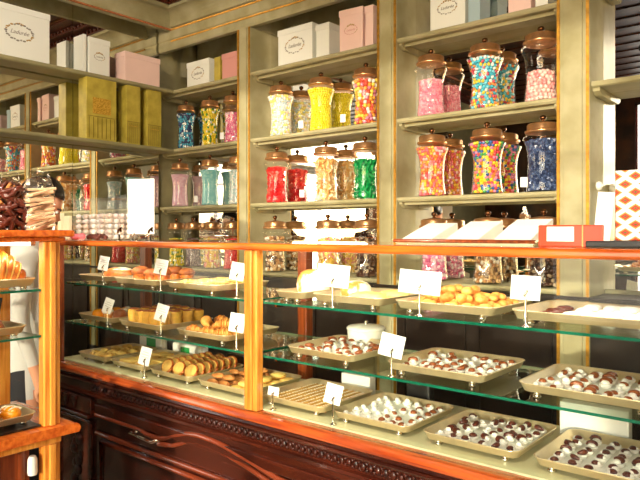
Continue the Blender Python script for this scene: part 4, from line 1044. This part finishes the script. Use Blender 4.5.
    if apron:
        q=MB(); P=[]
        m_=14
        for i,(z,r) in enumerate(((.45,.20),(.70,.19),(.92,.172),(1.06,.150),(1.22,.165),(1.32,.15))):
            for k in range(m_+1):
                a = radians(20+140*k/m_) if z<1.1 else radians(45+90*k/m_)
                P.append((r*cos(a)*1.02, r*sin(a)*.98+.012, z))
        q.add(P,[(i*(m_+1)+k,i*(m_+1)+k+1,(i+1)*(m_+1)+k+1,(i+1)*(m_+1)+k) for i in range(5) for k in range(m_)],0,True)
        ao=q.build('apron','shirt_white',t); so=ao.modifiers.new('thick','SOLIDIFY'); so.thickness=.004
    return t
person((-2.74,1.30,0),(.49,.87),'person with dark hair looking down behind the wafer bag','shirt_white',.5).scale = (.97,.97,.97)
person((-3.42,1.22,0),(.55,.83),'person with dark hair in burgundy shirt, standing against the mirrored left wall','shirt_burgundy',.25)

# ------------------------------------------------------------------ added lamps, daylight and sun
def spot(x,y,tx,ty,tz,energy,label):  # added ceiling lamp, put in to brighten the shelves and cases
    t = thing('added_spotlight',(x,y,CEIL),label,'lamp','added ceiling spotlights above the shop floor')
    MB().lathe([(.04,-.03),(.045,-.02),(.045,-.012)],16,X=T(0,0,0)).build('ceiling_rose','added_lamp_body',t)
    MB().tube([(0,0,-.03),(0,0,-.10)],.008).build('stem','added_lamp_body',t)
    d_ = (Vector((tx,ty,tz))-Vector((x,y,CEIL-.14))).normalized(); q = d_.to_track_quat('Z','Y').to_matrix().to_4x4()
    MB().lathe([(.02,-.06),(.04,-.05),(.05,.05),(.046,.05),(.036,-.04)],18,X=T(0,0,-.14)@q,caps=False).build('added_lamp_shade','added_lamp_body',t)
    MB().lathe([(.001,.02),(.035,.021)],18,X=T(0,0,-.14)@q,caps=False).build('added_bulb','added_lamp_glow',t)
    l = bpy.data.lights.new('spot','SPOT'); l.energy = energy; l.color=(1,.86,.68); l.spot_size=radians(64); l.spot_blend=.6; l.shadow_soft_size=.04
    lo = bpy.data.objects.new('added_spot_light',l); C.objects.link(lo); lo.location = Vector((x,y,CEIL-.14))+d_*.07; lo.rotation_euler = d_.to_track_quat('-Z','Y').to_euler()
spot(-.6,.35,-1.5,2.9,1.5,95,'added ceiling spotlight over the long case')
spot(-1.9,.2,-3.6,2.5,1.9,170,'added ceiling spotlight over the shorter case')
spot(-1.3,.3,-2.3,1.8,.8,150,'added ceiling spotlight aimed at the far half of the long case')
spot(-.35,-.1,-.75,1.8,.75,160,'added ceiling spotlight aimed at the near half of the long case')
def added_case_lamp(x0,x1,y,z,axis,label,energy):  # added tube hidden at the case top, brightens the goods inside
    t = thing('added_case_lamp',((x0+x1)/2,y,z) if axis=='x' else (y,(x0+x1)/2,z),label,'lamp',None,0 if axis=='x' else pi/2)
    w = x1-x0; MB().tube([(-w/2,0,0),(w/2,0,0)],.005).build('added_tube','added_lamp_glow',t)
    for sgn in (-1,1): MB().box(sgn*w/2-.008,sgn*w/2+.008,-.006,.006,-.006,.009).build('end_cap','chrome',t)
    l = bpy.data.lights.new('tube','AREA'); l.shape='RECTANGLE'; l.size=w*.96; l.size_y=.012; l.energy=energy; l.color=(1,.90,.74)
    o = bpy.data.objects.new('added_tube_light',l); C.objects.link(o); o.location=(t.location.x,t.location.y,z-.007)
    o.rotation_euler = (radians(28),0,0) if axis=='x' else (radians(28),0,pi/2)
added_case_lamp(-3.0,-1.72,YC+.062,Z(-.052),'x','added slim lamp tube behind the far half of the long top rail',4)
added_case_lamp(-1.62,-.3,YC+.062,Z(-.052),'x','added slim lamp tube behind the near half of the long top rail',4)
added_case_lamp(LY0+.06,LY1-.08,LX-.03,Z(-.038),'y','added slim lamp tube under the top of the shorter case',1.3)
def area(x,y,z,sx,sy,rot,energy,col):
    l = bpy.data.lights.new('daylight','AREA'); l.shape='RECTANGLE'; l.size=sx; l.size_y=sy; l.energy=energy; l.color=col
    o = bpy.data.objects.new('window_daylight',l); C.objects.link(o); o.location=(x,y,z); o.rotation_euler=rot; return o
for xc,w,e in ((-.79,2.4,22),(1.725,2.15,7)): area(xc,Y1+.02,(.62+Z(1.58))/2,w,2.3,(radians(90),0,0),e*w,(1,.96,.90))
s = bpy.data.lights.new('sun','SUN'); s.energy = 3.5; s.angle = radians(1.2); s.color=(1,.88,.70)
so = bpy.data.objects.new('sun',s); C.objects.link(so)
so.rotation_euler = Vector((-.22,1,-.12)).to_track_quat('-Z','Y').to_euler()
W = bpy.data.worlds.new('world'); bpy.context.scene.world = W; W.use_nodes = True
nt = W.node_tree; bg = nt.nodes['Background']; sky = nt.nodes.new('ShaderNodeTexSky'); sky.sky_type='NISHITA'; sky.sun_disc=False; sky.sun_elevation=radians(18); sky.sun_rotation=radians(160)
nt.links.new(sky.outputs[0],bg.inputs[0]); bg.inputs[1].default_value = .35
bpy.context.scene.cycles.transparent_max_bounces = 32
vs = bpy.context.scene.view_settings; vs.view_transform='Standard'; vs.look='None'; vs.gamma=1; vs.exposure=-.06; vs.use_curve_mapping=False
